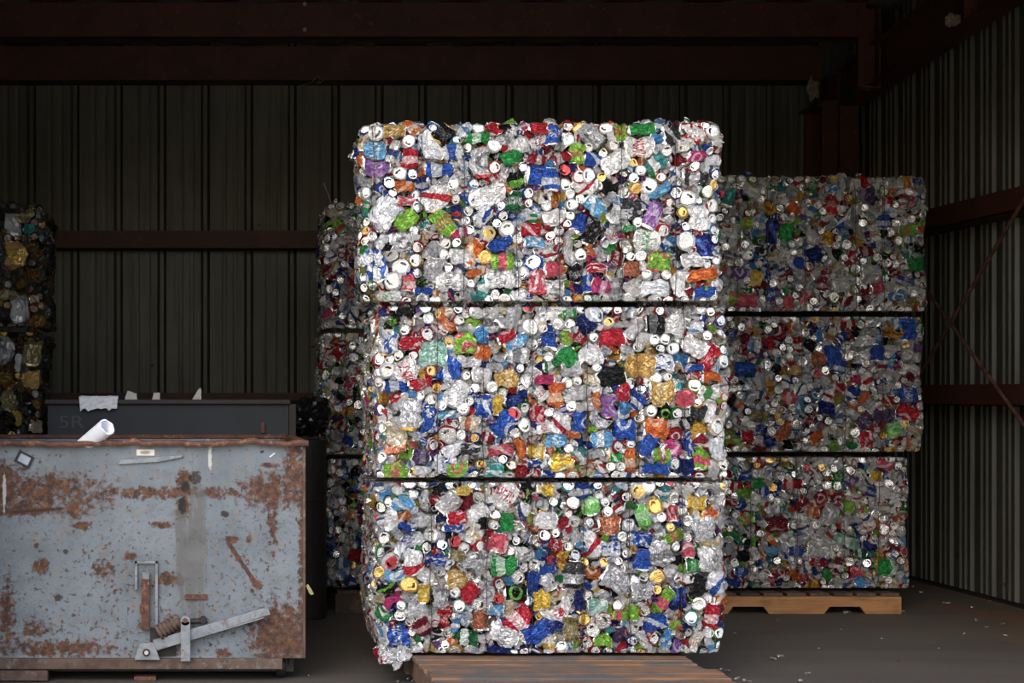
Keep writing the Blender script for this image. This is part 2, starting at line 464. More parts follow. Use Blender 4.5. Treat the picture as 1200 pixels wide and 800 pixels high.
def can_shape(kind, L, W, ang, rng, detail=1):
    """vertices of one crushed can; outward direction +Z, in plane X,Y. kind: end / side / tilt"""
    hole = detail > 1 and kind == 'end'
    ns, rows = (20, 8) if detail > 1 else ((12, 5) if detail == 1 else (9, 3))
    V0, Q, S = topo(ns, rows, hole)
    rest = V0 / np.array([R0, R0, HC / 2])
    V = V0.copy()
    body = np.clip(1 - np.abs(V[:, 2]) / .052, 0, 1)
    if kind == 'end':
        flip = rng.random() < (0.12 if hole else .35)
        sq = rng.uniform(.22, .45)
        V = crumple(V, .0034, .05, rng, 3); V = crumple(V, .0026, .024, rng, 3)
        V[:, :2] *= (1 + body * rng.uniform(0, .22))[:, None]
        V[:, 2] = np.where(V0[:, 2] > .05, V[:, 2] * .3 + .06 * .7, V[:, 2])
        V[:, 2] = (V[:, 2] - .06) * sq
        sc = W / (2 * R0 * 0.98)
        ell = rng.uniform(.86, 1.0)
        V[:, 0] *= sc; V[:, 1] *= sc * ell
        if flip:
            V[:, 2] = -V[:, 2] - .12 * sq; V[:, 1] *= -1
        V = V @ rot('Z', ang + rng.uniform(0, 6.28)).T
        V = V @ rot('X', rng.normal() * .17).T @ rot('Y', rng.normal() * .17).T
    else:
        V = V @ rot('Z', rng.uniform(0, 6.28)).T
        f = rng.uniform(.28, .5)
        wid = W / (2 * R0)
        ef = np.clip((np.abs(V0[:, 2]) - .040) / .02, 0, 1)
        fy = f + (min(.85, f + .3) - f) * ef
        V[:, 1] *= fy
        V[:, 0] *= wid * (1 - .12 * ef)
        V[:, 2] *= L / HC
        # pinch in the middle
        if rng.random() < .5:
            V[:, 0] *= 1 - rng.uniform(.05, .3) * np.exp(-((V[:, 2] - rng.normal() * .01) / .02) ** 2)
        # ends folded so that a lid faces out
        for sgn in (1, -1):
            if rng.random() < .45:
                zz = V[:, 2] * sgn - L * .26
                m_ = zz > 0
                th = rng.uniform(.4, 1.25)
                w = np.clip(zz / .02, 0, 1) * m_
                a = th * w
                y0 = V[:, 1].copy(); z0 = np.where(m_, zz, 0)
                V[:, 1] = np.where(m_, y0 * np.cos(a) - z0 * -np.sin(a) * -1, y0)
                V[:, 1] = np.where(m_, y0 * np.cos(a) - z0 * np.sin(a), y0)
                V[:, 2] = np.where(m_, sgn * (L * .26 + z0 * np.cos(a) + y0 * np.sin(a)), V[:, 2])
        V[:, 1] += rng.normal() * 3.0 * V[:, 2] ** 2
        V[:, 0] += rng.normal() * 4.0 * V[:, 2] ** 2
        V = crumple(V, .0046, .05, rng, 4); V = crumple(V, .0042, .024, rng, 3)
        # long axis -> X, thin axis -> Z (out)
        V = V[:, [2, 0, 1]]
        if kind == 'tilt':
            V = V @ rot('Y', rng.uniform(.5, 1.1) * rng.choice([-1, 1])).T
        V = V @ rot('X', rng.normal() * .2).T @ rot('Y', rng.normal() * .12).T
        V = V @ rot('Z', ang).T
        V[:, 2] -= np.percentile(V[:, 2], 92)
    return V, Q, S, rest


# palette : (colour, second colour, weight)
W_, S_ = (205, 205, 203), (178, 178, 180)
PAL = [
    ((234, 234, 232), (60, 80, 140), 17), ((238, 237, 234), (190, 40, 46), 13), ((206, 207, 208), (150, 152, 156), 24),
    ((222, 220, 214), (205, 170, 80), 6), ((226, 229, 233), (90, 150, 205), 6), ((190, 26, 40), (225, 220, 218), 9),
    ((150, 22, 38), (220, 210, 200), 3), ((30, 70, 175), (215, 218, 225), 8), ((28, 44, 120), (200, 60, 60), 4), ((70, 150, 215), (235, 238, 240), 5),
    ((40, 150, 70), (230, 235, 230), 4), ((130, 195, 50), (225, 60, 90), 4), ((232, 110, 40), (240, 225, 200), 4), ((225, 170, 50), (170, 90, 30), 3),
    ((215, 50, 110), (230, 225, 230), 2), ((120, 70, 150), (215, 190, 220), 2), ((24, 24, 26), (120, 200, 60), 4), ((28, 28, 30), (200, 200, 200), 3),
    ((60, 150, 150), (230, 230, 225), 2), ((150, 120, 80), (220, 200, 150), 1), ((215, 205, 175), (190, 120, 70), 2)]
PALW = np.array([p[2] for p in PAL], float); PALW /= PALW.sum()
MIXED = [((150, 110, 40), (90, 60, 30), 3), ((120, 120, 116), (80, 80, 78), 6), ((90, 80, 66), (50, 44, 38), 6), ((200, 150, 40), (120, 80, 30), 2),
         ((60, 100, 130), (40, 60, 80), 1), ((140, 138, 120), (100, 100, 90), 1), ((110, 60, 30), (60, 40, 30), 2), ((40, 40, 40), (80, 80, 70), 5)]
MIXW = np.array([p[2] for p in MIXED], float); MIXW /= MIXW.sum()

CN = {  # named colours for the recognisable cans: base, print, word
    'w': ((238, 238, 236), (150, 152, 156), 'white'), 'wr': ((238, 236, 233), (196, 40, 52), 'red and white'), 'wb': ((232, 236, 240), (50, 90, 180), 'blue and white'),
    'wg': ((236, 238, 232), (80, 160, 80), 'green and white'), 's': ((206, 207, 208), (130, 131, 134), 'silver'), 'lb': ((96, 172, 222), (225, 235, 240), 'light blue'),
    'b': ((36, 84, 190), (205, 212, 224), 'blue'), 'db': ((26, 42, 120), (70, 100, 190), 'dark blue'), 'p': ((158, 104, 184), (206, 180, 216), 'purple'),
    'dp': ((88, 66, 110), (140, 130, 150), 'dull purple'), 'r': ((206, 30, 48), (235, 190, 190), 'red'), 'dr': ((130, 24, 44), (200, 160, 160), 'dark red'),
    'rp': ((224, 84, 100), (240, 200, 200), 'pinkish red'), 'g': ((44, 166, 76), (200, 236, 200), 'green'), 'dg': ((30, 110, 60), (220, 230, 220), 'dark green'),
    'l': ((140, 206, 60), (230, 90, 110), 'lime green'), 'lg': ((136, 226, 110), (180, 240, 160), 'light green'), 'o': ((240, 112, 46), (248, 200, 160), 'orange'),
    'y': ((234, 190, 56), (246, 226, 150), 'yellow'), 'go': ((214, 168, 84), (240, 220, 170), 'gold'), 'k': ((26, 26, 28), (110, 112, 116), 'black'),
    'kg': ((26, 28, 26), (110, 200, 70), 'black and green'), 'm': ((214, 50, 122), (240, 180, 210), 'magenta'), 't': ((60, 168, 160), (220, 236, 232), 'teal'),
    'tg': ((150, 206, 186), (214, 232, 224), 'pale green'), 'co': ((190, 104, 66), (226, 160, 120), 'copper coloured'), 'cr': ((226, 214, 188), (224, 130, 90), 'cream'),
    'ol': ((146, 132, 84), (180, 170, 130), 'olive'), 'ks': ((60, 60, 64), (190, 190, 192), 'black and silver'), 'gy': ((184, 184, 186), (120, 120, 122), 'grey')}


def pick_colour(rng, mixed=False):
    if mixed:
        a, b, _ = MIXED[rng.choice(len(MIXED), p=MIXW)]
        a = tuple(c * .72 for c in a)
    else:
        a, b, _ = PAL[rng.choice(len(PAL), p=PALW)]
    j = rng.uniform(.85, 1.1)
    return tuple(min(255, c * j) for c in a), b


def dull(c, k=.2, f=1.0):
    g = sum(c) / 3
    return tuple((x * (1 - k) + g * k) * f for x in c)


def can_attrs(n, ca, cb, lid, seed):
    ca, cb = dull(ca), dull(cb)
    A = np.empty((n, 4)); A[:, :3] = s2l(ca); A[:, 3] = seed
    B = np.ones((n, 4)); B[:, :3] = s2l(cb)
    C = np.ones((n, 4)); C[:, :3] = s2l(lid)
    return A, B, C


# ------------------------------------------------------------------ packing a bale face
def pack_face(U, Vh, heroes, rng, dens=1.0, big=0.022, mixed=False):
    """list of (u, v, kind, L, W, ang, colour-key) covering a U x Vh face"""
    items, circ = [], []
    step = .006
    gu, gv = np.meshgrid(np.arange(step / 2, U, step), np.arange(step / 2, Vh, step), indexing='ij')
    D = np.full(gu.shape, 9.0)

    def circles(u, v, kind, L, W, a):
        if kind == 'end': return [(u, v, W / 2)]
        h = max(0, (L - W) / 2); n = 3
        return [(u + math.cos(a) * h * t, v + math.sin(a) * h * t, W / 2) for t in np.linspace(-1, 1, n)]

    def add(it):
        nonlocal D
        items.append(it)
        for (x, y, r) in circles(*it[:6]):
            circ.append((x, y, r)); D = np.minimum(D, np.hypot(gu - x, gv - y) - r)
    for h in heroes: add(h)
    n_try = int(U * Vh * 650 * dens)
    for _ in range(n_try):
        L = rng.uniform(.055, .108); W = rng.uniform(.036, .072) if not mixed else rng.uniform(.07, .12)
        if mixed: L *= rng.uniform(1.1, 1.9)
        a = rng.uniform(0, math.pi)
        u, v = rng.uniform(.02, U - .02), rng.uniform(.02, Vh - .02)
        cs = circles(u, v, 'side', L, W, a)
        C = np.array(circ) if circ else np.array([[-9, -9, 0]])
        if all((np.hypot(C[:, 0] - x, C[:, 1] - y) > (C[:, 2] + r) * .84).all() for x, y, r in cs):
            add((u, v, 'side' if rng.random() < .8 else 'tilt', L, W, a, None))
    for _ in range(4000):
        # greedy fill of the largest hole with lids seen end-on and small crumples
        k = int(np.argmax(D)); i, j = divmod(k, D.shape[1]); r = D[i, j]
        if r < .0075: break
        rr = min(r * 1.1, rng.uniform(.019, .031))
        u, v = gu[i, j], gv[i, j]
        if r > rr:                      # big hole: settle against its rim
            ang = rng.uniform(0, 6.28); u += math.cos(ang) * (r - rr) * .9; v += math.sin(ang) * (r - rr) * .9
        u = min(max(u, .012), U - .012); v = min(max(v, .012), Vh - .012)
        if rr > .0165 and rng.random() < .72:
            add((u, v, 'end', rr * 2, max(rr * 2, .043), rng.uniform(0, 6.28), None))
        else:
            add((u, v, 'side', rr * 2.9, max(rr * 1.9, .03), rng.uniform(0, 6.28), None))
        D[i, j] = min(D[i, j], 0)
    return items


def bale(label, cat, x0, yf, z0, W, H, Dp, heroes, seed, rz=0.0, wires=(), faces=('front', 'left', 'right', 'top'), group=None, visible=None, name='aluminium_can_bale', mixed=False, nparts=100, side_parts=0, detail=2, open_top=False, round_base=.045):
    """x0 = left edge, yf = front plane, z0 = base. Local frame: origin bottom centre of front face."""
    rng = np.random.default_rng(seed)
    root = empty(name, (x0 + W / 2, yf, z0), rz)
    tag(root, label, cat, group)
    ph = rng.uniform(0, 6.28, 8)

    def deform(P_):
        X, Y, Z = P_[:, 0].copy(), P_[:, 1].copy(), P_[:, 2].copy()
        hx, hy, hz = W / 2, Dp / 2, H / 2
        ly, lz = Y - hy, Z - hz
        r = .045
        def rnd(a, ha, b, hb, r=.045):
            pa = np.maximum(np.abs(a) - (ha - r), 0); pb = np.maximum(np.abs(b) - (hb - r), 0)
            ln = np.hypot(pa, pb)
            k = np.where(ln > r, (r + (ln - r) * .45) / np.maximum(ln, 1e-6), 1)
            both = (pa > 0) & (pb > 0)
            k = np.where(both, k, 1)
            return np.sign(a) * (np.minimum(np.abs(a), ha - r) + pa * k), np.sign(b) * (np.minimum(np.abs(b), hb - r) + pb * k)
        X, ly = rnd(X, hx, ly, hy); X, lz = rnd(X, hx, lz, hz, np.where(lz < 0, round_base, .045)); ly, lz = rnd(ly, hy, lz, hz)
        # gentle waviness of the pressed faces
        ly += .010 * np.sin(X * 7 + ph[0]) * np.cos(Z * 9 + ph[1]) * np.where(ly < 0, 1, .5)
        X += .009 * np.sin(Z * 13 + ph[2]) * np.sign(X) * (np.abs(X) > hx * .8)
        lz += .005 * np.sin(X * 11 + ph[3]) * np.sign(lz) * (np.abs(lz) > hz * .8)
        eb = hz - .010
        lz = np.where(lz < -eb, -eb + (lz + eb) * .12, lz)
        if not open_top: lz = np.where(lz > eb, eb + (lz - eb) * .12, lz)
        # ties bite into the front and the top
        for wx in wires:
            g = np.exp(-((X - wx) / .009) ** 2)
            ly += np.where(ly < -hy + .06, .013 * g, 0)
            lz -= np.where(np.abs(lz) > hz - .05, .008 * g * np.sign(lz), 0)
        return np.stack([X, ly + hy, lz + hz], 1)

    basis = {'front': (np.array([-W / 2, 0, 0]), (1, 0, 0), (0, 0, 1), (0, -1, 0), W, H),
             'left': (np.array([-W / 2, Dp, 0]), (0, -1, 0), (0, 0, 1), (-1, 0, 0), Dp, H),
             'right': (np.array([W / 2, 0, 0]), (0, 1, 0), (0, 0, 1), (1, 0, 0), Dp, H),
             'top': (np.array([-W / 2, 0, H]), (1, 0, 0), (0, 1, 0), (0, 0, 1), W, Dp)}
    acc = {k: [] for k in 'VQSABCR'}; off = 0
    singles = []
    for fc in faces:
        o, eu, ev, en, U, Vh = basis[fc]
        B = np.array([eu, ev, en], float)
        hs = heroes if fc == 'front' else []
        layers = [(0, pack_face(U, Vh, hs, rng, mixed=mixed))]
        layers.append((1, pack_face(U, Vh, [], rng, .35, mixed=mixed)))
        for ly, items in layers:
            cand = []
            for (u, v, kind, L, Wd, ang, ck) in items:
                if (fc == 'left' and u > U - .05) or (fc == 'right' and u < .05) or (fc == 'top' and v < .05): continue
                dt = (detail if fc == 'front' else 1) if ly == 0 else 0
                if fc == 'top' and dt: dt = 1
                Vt, Q, S, rest = can_shape(kind, L, Wd, ang, rng, dt)
                depth = rng.uniform(-.018, .004) if ly == 0 else -rng.uniform(.036, .055)
                if ck: depth = rng.uniform(-.002, .004)
                Vt[:, 2] += depth
                hi = Vt[:, 2] > .004
                Vt[hi, 2] = .004 + (Vt[hi, 2] - .004) * .25
                lo = Vt[:, 2] < -.06
                Vt[lo, 2] = -.06 + (Vt[lo, 2] + .06) * .3
                pos = o + u * B[0] + v * B[1]
                Pv = deform(pos + Vt @ B)
                sd = rng.random() * .999
                if ck and ck in CN:
                    ca, cb = CN[ck][0], CN[ck][1]
                    if ck in ('w', 's', 'gy', 'k', 'db', 'g', 'co', 'ol'): sd = .9 if rng.random() < .5 else sd
                else:
                    ca, cb = pick_colour(rng, mixed)
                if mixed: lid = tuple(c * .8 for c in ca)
                elif ck in ('go', 'y') and kind == 'end': lid = CN[ck][0]
                elif rng.random() < .07: lid = (214, 176, 96)
                elif rng.random() < .015: lid = (170, 40, 50)
                else:
                    g_ = rng.uniform(196, 230); lid = (g_, g_, g_ * .985)
                A_, B_, C_ = can_attrs(len(Pv), ca, cb, lid, sd)
                rec = (Pv, Q, S, A_, B_, C_, rest, ck)
                area = L * Wd if kind != 'end' else Wd * Wd * .8
                vis = visible(fc, u, v, U, Vh) if visible else (fc == 'front')
                cand.append((area + (9 if ck else 0) if (ly == 0 and vis) else -1, rec))
            cand.sort(key=lambda t: -t[0])
            want = nparts if fc == 'front' else (side_parts if ly == 0 else 0)
            n_single = 0
            for sc_, rec in cand:
                if sc_ > 0 and n_single < want and len(singles) < 100:
                    singles.append(rec); n_single += 1
                else:
                    Pv, Q, S, A_, B_, C_, rest, ck = rec
                    acc['V'].append(Pv); acc['Q'].append(Q + off); acc['S'].append(S); acc['A'].append(A_); acc['B'].append(B_); acc['C'].append(C_); acc['R'].append(rest)
                    off += len(Pv)
    # dense heart of the bale : a crinkled block that fills behind the outer cans
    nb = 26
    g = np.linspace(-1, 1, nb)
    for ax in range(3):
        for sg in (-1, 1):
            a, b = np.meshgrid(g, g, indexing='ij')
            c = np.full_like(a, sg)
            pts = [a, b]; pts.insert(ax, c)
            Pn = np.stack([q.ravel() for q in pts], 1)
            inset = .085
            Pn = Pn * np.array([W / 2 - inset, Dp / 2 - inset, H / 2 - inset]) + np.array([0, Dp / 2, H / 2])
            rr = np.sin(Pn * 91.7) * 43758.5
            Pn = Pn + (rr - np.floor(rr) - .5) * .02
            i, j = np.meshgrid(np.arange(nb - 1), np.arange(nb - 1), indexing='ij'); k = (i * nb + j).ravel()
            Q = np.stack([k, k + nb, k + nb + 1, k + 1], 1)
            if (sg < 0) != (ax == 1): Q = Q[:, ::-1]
            A_, B_, C_ = can_attrs(len(Pn), (46, 46, 46), (40, 40, 40), (52, 51, 50), .95)  # dark colour paints shade into the gaps between the outer cans
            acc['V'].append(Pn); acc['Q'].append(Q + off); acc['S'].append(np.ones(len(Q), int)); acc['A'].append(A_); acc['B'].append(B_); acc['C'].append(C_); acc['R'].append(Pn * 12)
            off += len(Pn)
    cat_ = {k: np.concatenate(v) for k, v in acc.items()}
    me = mesh_np('compressed_can_mass', cat_['V'], cat_['Q'], cat_['S'], [M_CAN, M_ALU],
                 {'ca': ('FLOAT_COLOR', cat_['A']), 'cb': ('FLOAT_COLOR', cat_['B']), 'cl': ('FLOAT_COLOR', cat_['C']), 'rest': ('FLOAT_VECTOR', cat_['R'])})
    ob = link('compressed_scrap' if mixed else 'compressed_cans', me, root)
    ob['kind'] = 'stuff'
    for (Pv, Q, S, A_, B_, C_, rest, ck) in singles:
        c = Pv.mean(0)
        me = mesh_np('crushed_can', Pv - c, Q, S, [M_CAN, M_ALU],
                     {'ca': ('FLOAT_COLOR', A_), 'cb': ('FLOAT_COLOR', B_), 'cl': ('FLOAT_COLOR', C_), 'rest': ('FLOAT_VECTOR', rest)})
        cn = link('crushed_container' if mixed else 'crushed_can', me, root, tuple(c))
        if ck and ck in CN: cn['label'] = CN[ck][2] + ' crushed can'
    for wx in wires:
        pts = []
        def seg(p, q, n):
            for t in range(n): pts.append([p[k] + (q[k] - p[k]) * t / n for k in range(3)])
        seg((wx, .004, .03), (wx, .004, H - .03), 10); seg((wx, .03, H - .004), (wx, Dp - .03, H - .004), 4)
        seg((wx, Dp - .004, H - .03), (wx, Dp - .004, .03), 4); seg((wx, Dp - .03, .004), (wx, .03, .004), 4)
        pts = [(p[0] + rng.normal() * .0025, p[1], p[2]) for p in pts]
        link('baling_wire', tube_mesh('baling_wire', pts, .0016, 5, M_WIRE, True), root)
    return root


# ------------------------------------------------------------------ simple solid builders
class MB:
    def __init__(self): self.bm = bmesh.new()

    def box(self, a, b, mtx=None, jit=0):
        r = bmesh.ops.create_cube(self.bm, size=1)
        c = [(a[i] + b[i]) / 2 for i in range(3)]; s = [abs(b[i] - a[i]) for i in range(3)]
        for v in r['verts']:
            v.co = Vector((v.co.x * s[0] + c[0], v.co.y * s[1] + c[1], v.co.z * s[2] + c[2]))
            if jit: v.co += Vector([random.uniform(-jit, jit) for _ in range(3)])
            if mtx: v.co = mtx @ v.co
        return self

    def cyl(self, p, q, r, seg=20, r2=None, cap=True):
        p, q = Vector(p), Vector(q); d = q - p
        M = Matrix.Translation((p + q) / 2) @ d.to_track_quat('Z', 'Y').to_matrix().to_4x4()
        bmesh.ops.create_cone(self.bm, cap_ends=cap, segments=seg, radius1=r, radius2=r if r2 is None else r2, depth=d.length, matrix=M)
        return self

    def prism(self, pts, y0, y1):
        """outline in X,Z extruded from y0 to y1"""
        a = [self.bm.verts.new((x, y0, z)) for x, z in pts]; b = [self.bm.verts.new((x, y1, z)) for x, z in pts]
        n = len(pts)
        self.bm.faces.new(a); self.bm.faces.new(b[::-1])
        for i in range(n): self.bm.faces.new((a[i], b[i], b[(i + 1) % n], a[(i + 1) % n]))
        return self

    def build(self, name, mat, parent=None, loc=None, bevel=0, smooth=False):
        bmesh.ops.recalc_face_normals(self.bm, faces=self.bm.faces[:])
        me = bpy.data.meshes.new(name); self.bm.to_mesh(me); self.bm.free()
        me.materials.append(mat)
        if smooth:
            for p in me.polygons: p.use_smooth = True
        o = link(name, me, parent, loc)
        if bevel:
            md = o.modifiers.new('bevel', 'BEVEL'); md.width = bevel; md.segments = 2; md.limit_method = 'ANGLE'
        return o


def struct(o): o['kind'] = 'structure'; return o


# ------------------------------------------------------------------ the shed
YB, XR, XL, YO = 13.85, 4.78, -5.6, 7.45      # back wall, right wall, left wall, open front
PITCH = .3175


def siding(name, p0, p1, z0, z1, outward, top=None, minor=.002):
    """ribbed sheet from p0 to p1 (XY), outward = unit vector away from the room"""
    p0, p1, o = Vector(p0), Vector(p1), Vector(outward)
    L = (p1 - p0).length; d = (p1 - p0).normalized()
    prof = []
    x = 0.0
    while x < L:
        # flat, small rib, flat, small rib, big rib
        for dx, h in ((0, 0), (.070, 0), (.082, minor), (.098, minor), (.110, 0), (.150, 0), (.162, minor), (.178, minor), (.190, 0), (.235, 0), (.255, .034), (.282, .034), (.3025, 0)):
            prof.append((x + dx, h))
        x += PITCH
    prof = [(a, h) for a, h in prof if a <= L] + [(L, 0)]
    bm = bmesh.new()
    prev = None
    for a, h in prof:
        c = p0 + d * a + o * h
        zt = z1 if top is None else top(c)
        v = (bm.verts.new((c.x, c.y, z0)), bm.verts.new((c.x, c.y, zt)))
        if prev: bm.faces.new((prev[0], v[0], v[1], prev[1]))
        prev = v
    me = bpy.data.meshes.new(name); bm.to_mesh(me); bm.free(); me.materials.append(M_SIDE)
    return struct(link(name, me))


def roof_z(y): return 3.77 + (YB - y) * .092


siding('wall_back', (XL, YB), (XR, YB), -.02, 3.85, (0, 1))
siding('wall_right', (XR, YB), (XR, YO), -.02, 0, (1, 0), top=lambda c: roof_z(c.y), minor=.016)
siding('wall_left', (XL, YO), (XL, YB), -.02, 0, (-1, 0), top=lambda c: roof_z(c.y))

siding('light_block_front', (XL, YO), (-1.0, YO), 0, 0, (0, -1), top=lambda c: roof_z(c.y))  # these three front pieces are unseen, added to limit sky light going deep
siding('light_block_front', (3.95, YO), (XR, YO), 0, 0, (0, -1), top=lambda c: roof_z(c.y))
siding('light_block_front', (-1.0, YO), (3.95, YO), 3.08, 0, (0, -1), top=lambda c: roof_z(c.y))
mb = MB()
n = 60
rows = []
for y in (YB + .3, YO):
    rows.append([mb.bm.verts.new((XL - .3 + (XR - XL + .6) * i / n, y, roof_z(y) + (.03 if i % 3 == 0 else 0))) for i in range(n + 1)])
for i in range(n): mb.bm.faces.new((rows[0][i], rows[0][i + 1], rows[1][i + 1], rows[1][i]))
struct(mb.build('ceiling', M_ROOF))

mb = MB(); mb.box((-40, -60, -.2), (40, 16, 0)); struct(mb.build('floor', M_FLOOR))

tn = [0]


def trim(mbx, mat=None):
    tn[0] += 1
    return struct(mbx.build('trim_%d' % tn[0], mat or M_PRIMER))


# back wall girts (channel with its lip towards the room)
def girt_x(z0, z1, y_in, xa, xb):
    m_ = MB(); m_.box((xa, y_in, z0), (xb, y_in + .006, z1)); m_.box((xa, y_in, z0), (xb, YB, z0 + .006)); m_.box((xa, YB - .012, z0), (xb, YB - .004, z0 + .09)); return m_


def girt_y(z0, z1, x_in, ya, yb):
    m_ = MB(); m_.box((x_in, ya, z0), (x_in + .006, yb, z1)); m_.box((x_in, ya, z0), (XR - .002, yb, z0 + .006)); m_.box((XR - .012, ya, z0), (XR - .004, yb, z0 + .09)); return m_


trim(girt_x(2.27, 2.40, YB - .22, XL, XR - .4))
trim(girt_x(1.12, 1.235, YB - .22, XL, XR - .4))
trim(girt_y(2.255, 2.385, XR - .2, YO, YB - .5))
trim(girt_y(1.16, 1.285, XR - .2, YO, YB - .5))
# eave strut on the back wall and the first purlin in front of it
mb = MB(); mb.box((XL, YB - .25, 3.475), (XR - .3, YB - .02, 3.483)); mb.box((XL, YB - .25, 3.475), (XR - .3, YB - .243, 3.72)); mb.box((XL, YB - .27, 3.475), (XR - .3, YB - .245, 3.50)); trim(mb)
for k in range(6):
    yy = 12.82 - k * 1.15
    z = 3.635 + (12.82 - yy) * .092
    mb = MB(); mb.box((XL, yy, z), (XR - .25, yy + .006, z + .245)); mb.box((XL, yy, z), (XR - .25, yy + .07, z + .006)); mb.box((XL, yy - .07, z + .239), (XR - .25, yy, z + .245)); trim(mb)
# end frame : tapered rafter (I section) beside the right wall, column at the back corner
XW, XC = 4.62, 4.54
mb = MB()
def rb(y): return 3.283 + (13.07 - y) * .075
def rt(y): return 3.595 + (12.69 - y) * .091
ys = [13.45, 12.97, 11.0, 9.0, YO]
for ya, yb in zip(ys[:-1], ys[1:]):
    def quadbox(xa, xb, za0, za1, zb0, zb1):
        v = [mb.bm.verts.new(c) for c in ((xa, ya, za0), (xb, ya, za0), (xb, ya, za1), (xa, ya, za1), (xa, yb, zb0), (xb, yb, zb0), (xb, yb, zb1), (xa, yb, zb1))]
        for f in ((0, 1, 2, 3), (7, 6, 5, 4), (0, 4, 5, 1), (1, 5, 6, 2), (2, 6, 7, 3), (3, 7, 4, 0)): mb.bm.faces.new([v[i] for i in f])
    quadbox(XW - .005, XW + .005, rb(ya), rt(ya), rb(yb), rt(yb))
    quadbox(XW - .085, XW + .085, rb(ya), rb(ya) + .012, rb(yb), rb(yb) + .012)
    quadbox(XW - .085, XW + .085, rt(ya) - .012, rt(ya), rt(yb) - .012, rt(yb))
trim(mb)
mb = MB()   # column
mb.box((XC - .12, 13.40, 0), (XC + .14, 13.412, 3.3)); mb.box((XC - .12, 13.75, 0), (XC + .14, 13.762, 3.3)); mb.box((XC - .004, 13.40, 0), (XC + .006, 13.76, 3.5))
mb.box((XC - .16, 13.38, 3.255), (XC + .16, 13.78, 3.275))
mb.box((XC - .18, 13.36, 0), (XC + .18, 13.80, .015))
trim(mb)
mb = MB()   # purlin clip / haunch plate that hangs at the end of the purlin
p = P(1005, 45, 12.80); q = P(1026, 104, 12.80)
mb.box((p.x, 12.79, q.z), (q.x, 12.80, p.z + .2)); mb.box((q.x - .012, 12.70, q.z), (q.x, 12.80, p.z + .2))
mb.box((p.x - .01, 12.70, q.z - .012), (q.x, 12.80, q.z))
trim(mb)
mb = MB()   # second clip further out on the rafter
p = P(1098, -10, 10.9); q = P(1112, 30, 10.9)
mb.box((XW - .085, 11.2, rb(11.2) + .01), (XW - .005, 11.21, rt(11.2))); trim(mb)
# cross bracing rods on the right wall
for (ya, za, yb, zb) in ((9.2, 3.05, 13.6, .28), (8.76, .10, 13.5, 2.87)):
    mb = MB(); mb.cyl((XR - .24, ya, za), (XR - .24, yb, zb), .011, 8); trim(mb, M_RUST)
# base angle at the foot of the right wall
mb = MB(); mb.box((XR - .05, YO, 0), (XR - .002, YB, .006)); mb.box((XR - .008, YO, 0), (XR - .002, YB, .015)); trim(mb, M_DARK)

# ------------------------------------------------------------------ front stack
D1, K1 = 8.0, 8.0 / F


def heroes_from(rows, xl, yb, K, W, H, seed, scale=1.0):
    rng = np.random.default_rng(seed)
    out = []
    for r in rows:
        px, py, l, w, a, ck, *rest_ = r
        u, v = (px - xl) * K, (yb - py) * K
        kind = rest_[0] if rest_ else ('end' if (l == w and l <= 22) else 'side')
        L, W_ = max(l, w) * K * scale, min(l, w) * K * scale
        ang = math.radians(a)
        if w > l and a == 0: ang = math.pi / 2
        if a == 0 and l == w: ang = rng.uniform(0, 3)
        L = min(max(L, .05), .17); W_ = min(max(W_, .035), .125)
        if kind == 'end': W_ = min(max(L, .048), .072); L = W_
        if 0 < u < W and 0 < v < H: out.append((u, v, kind, L, W_, ang, ck))
    return out


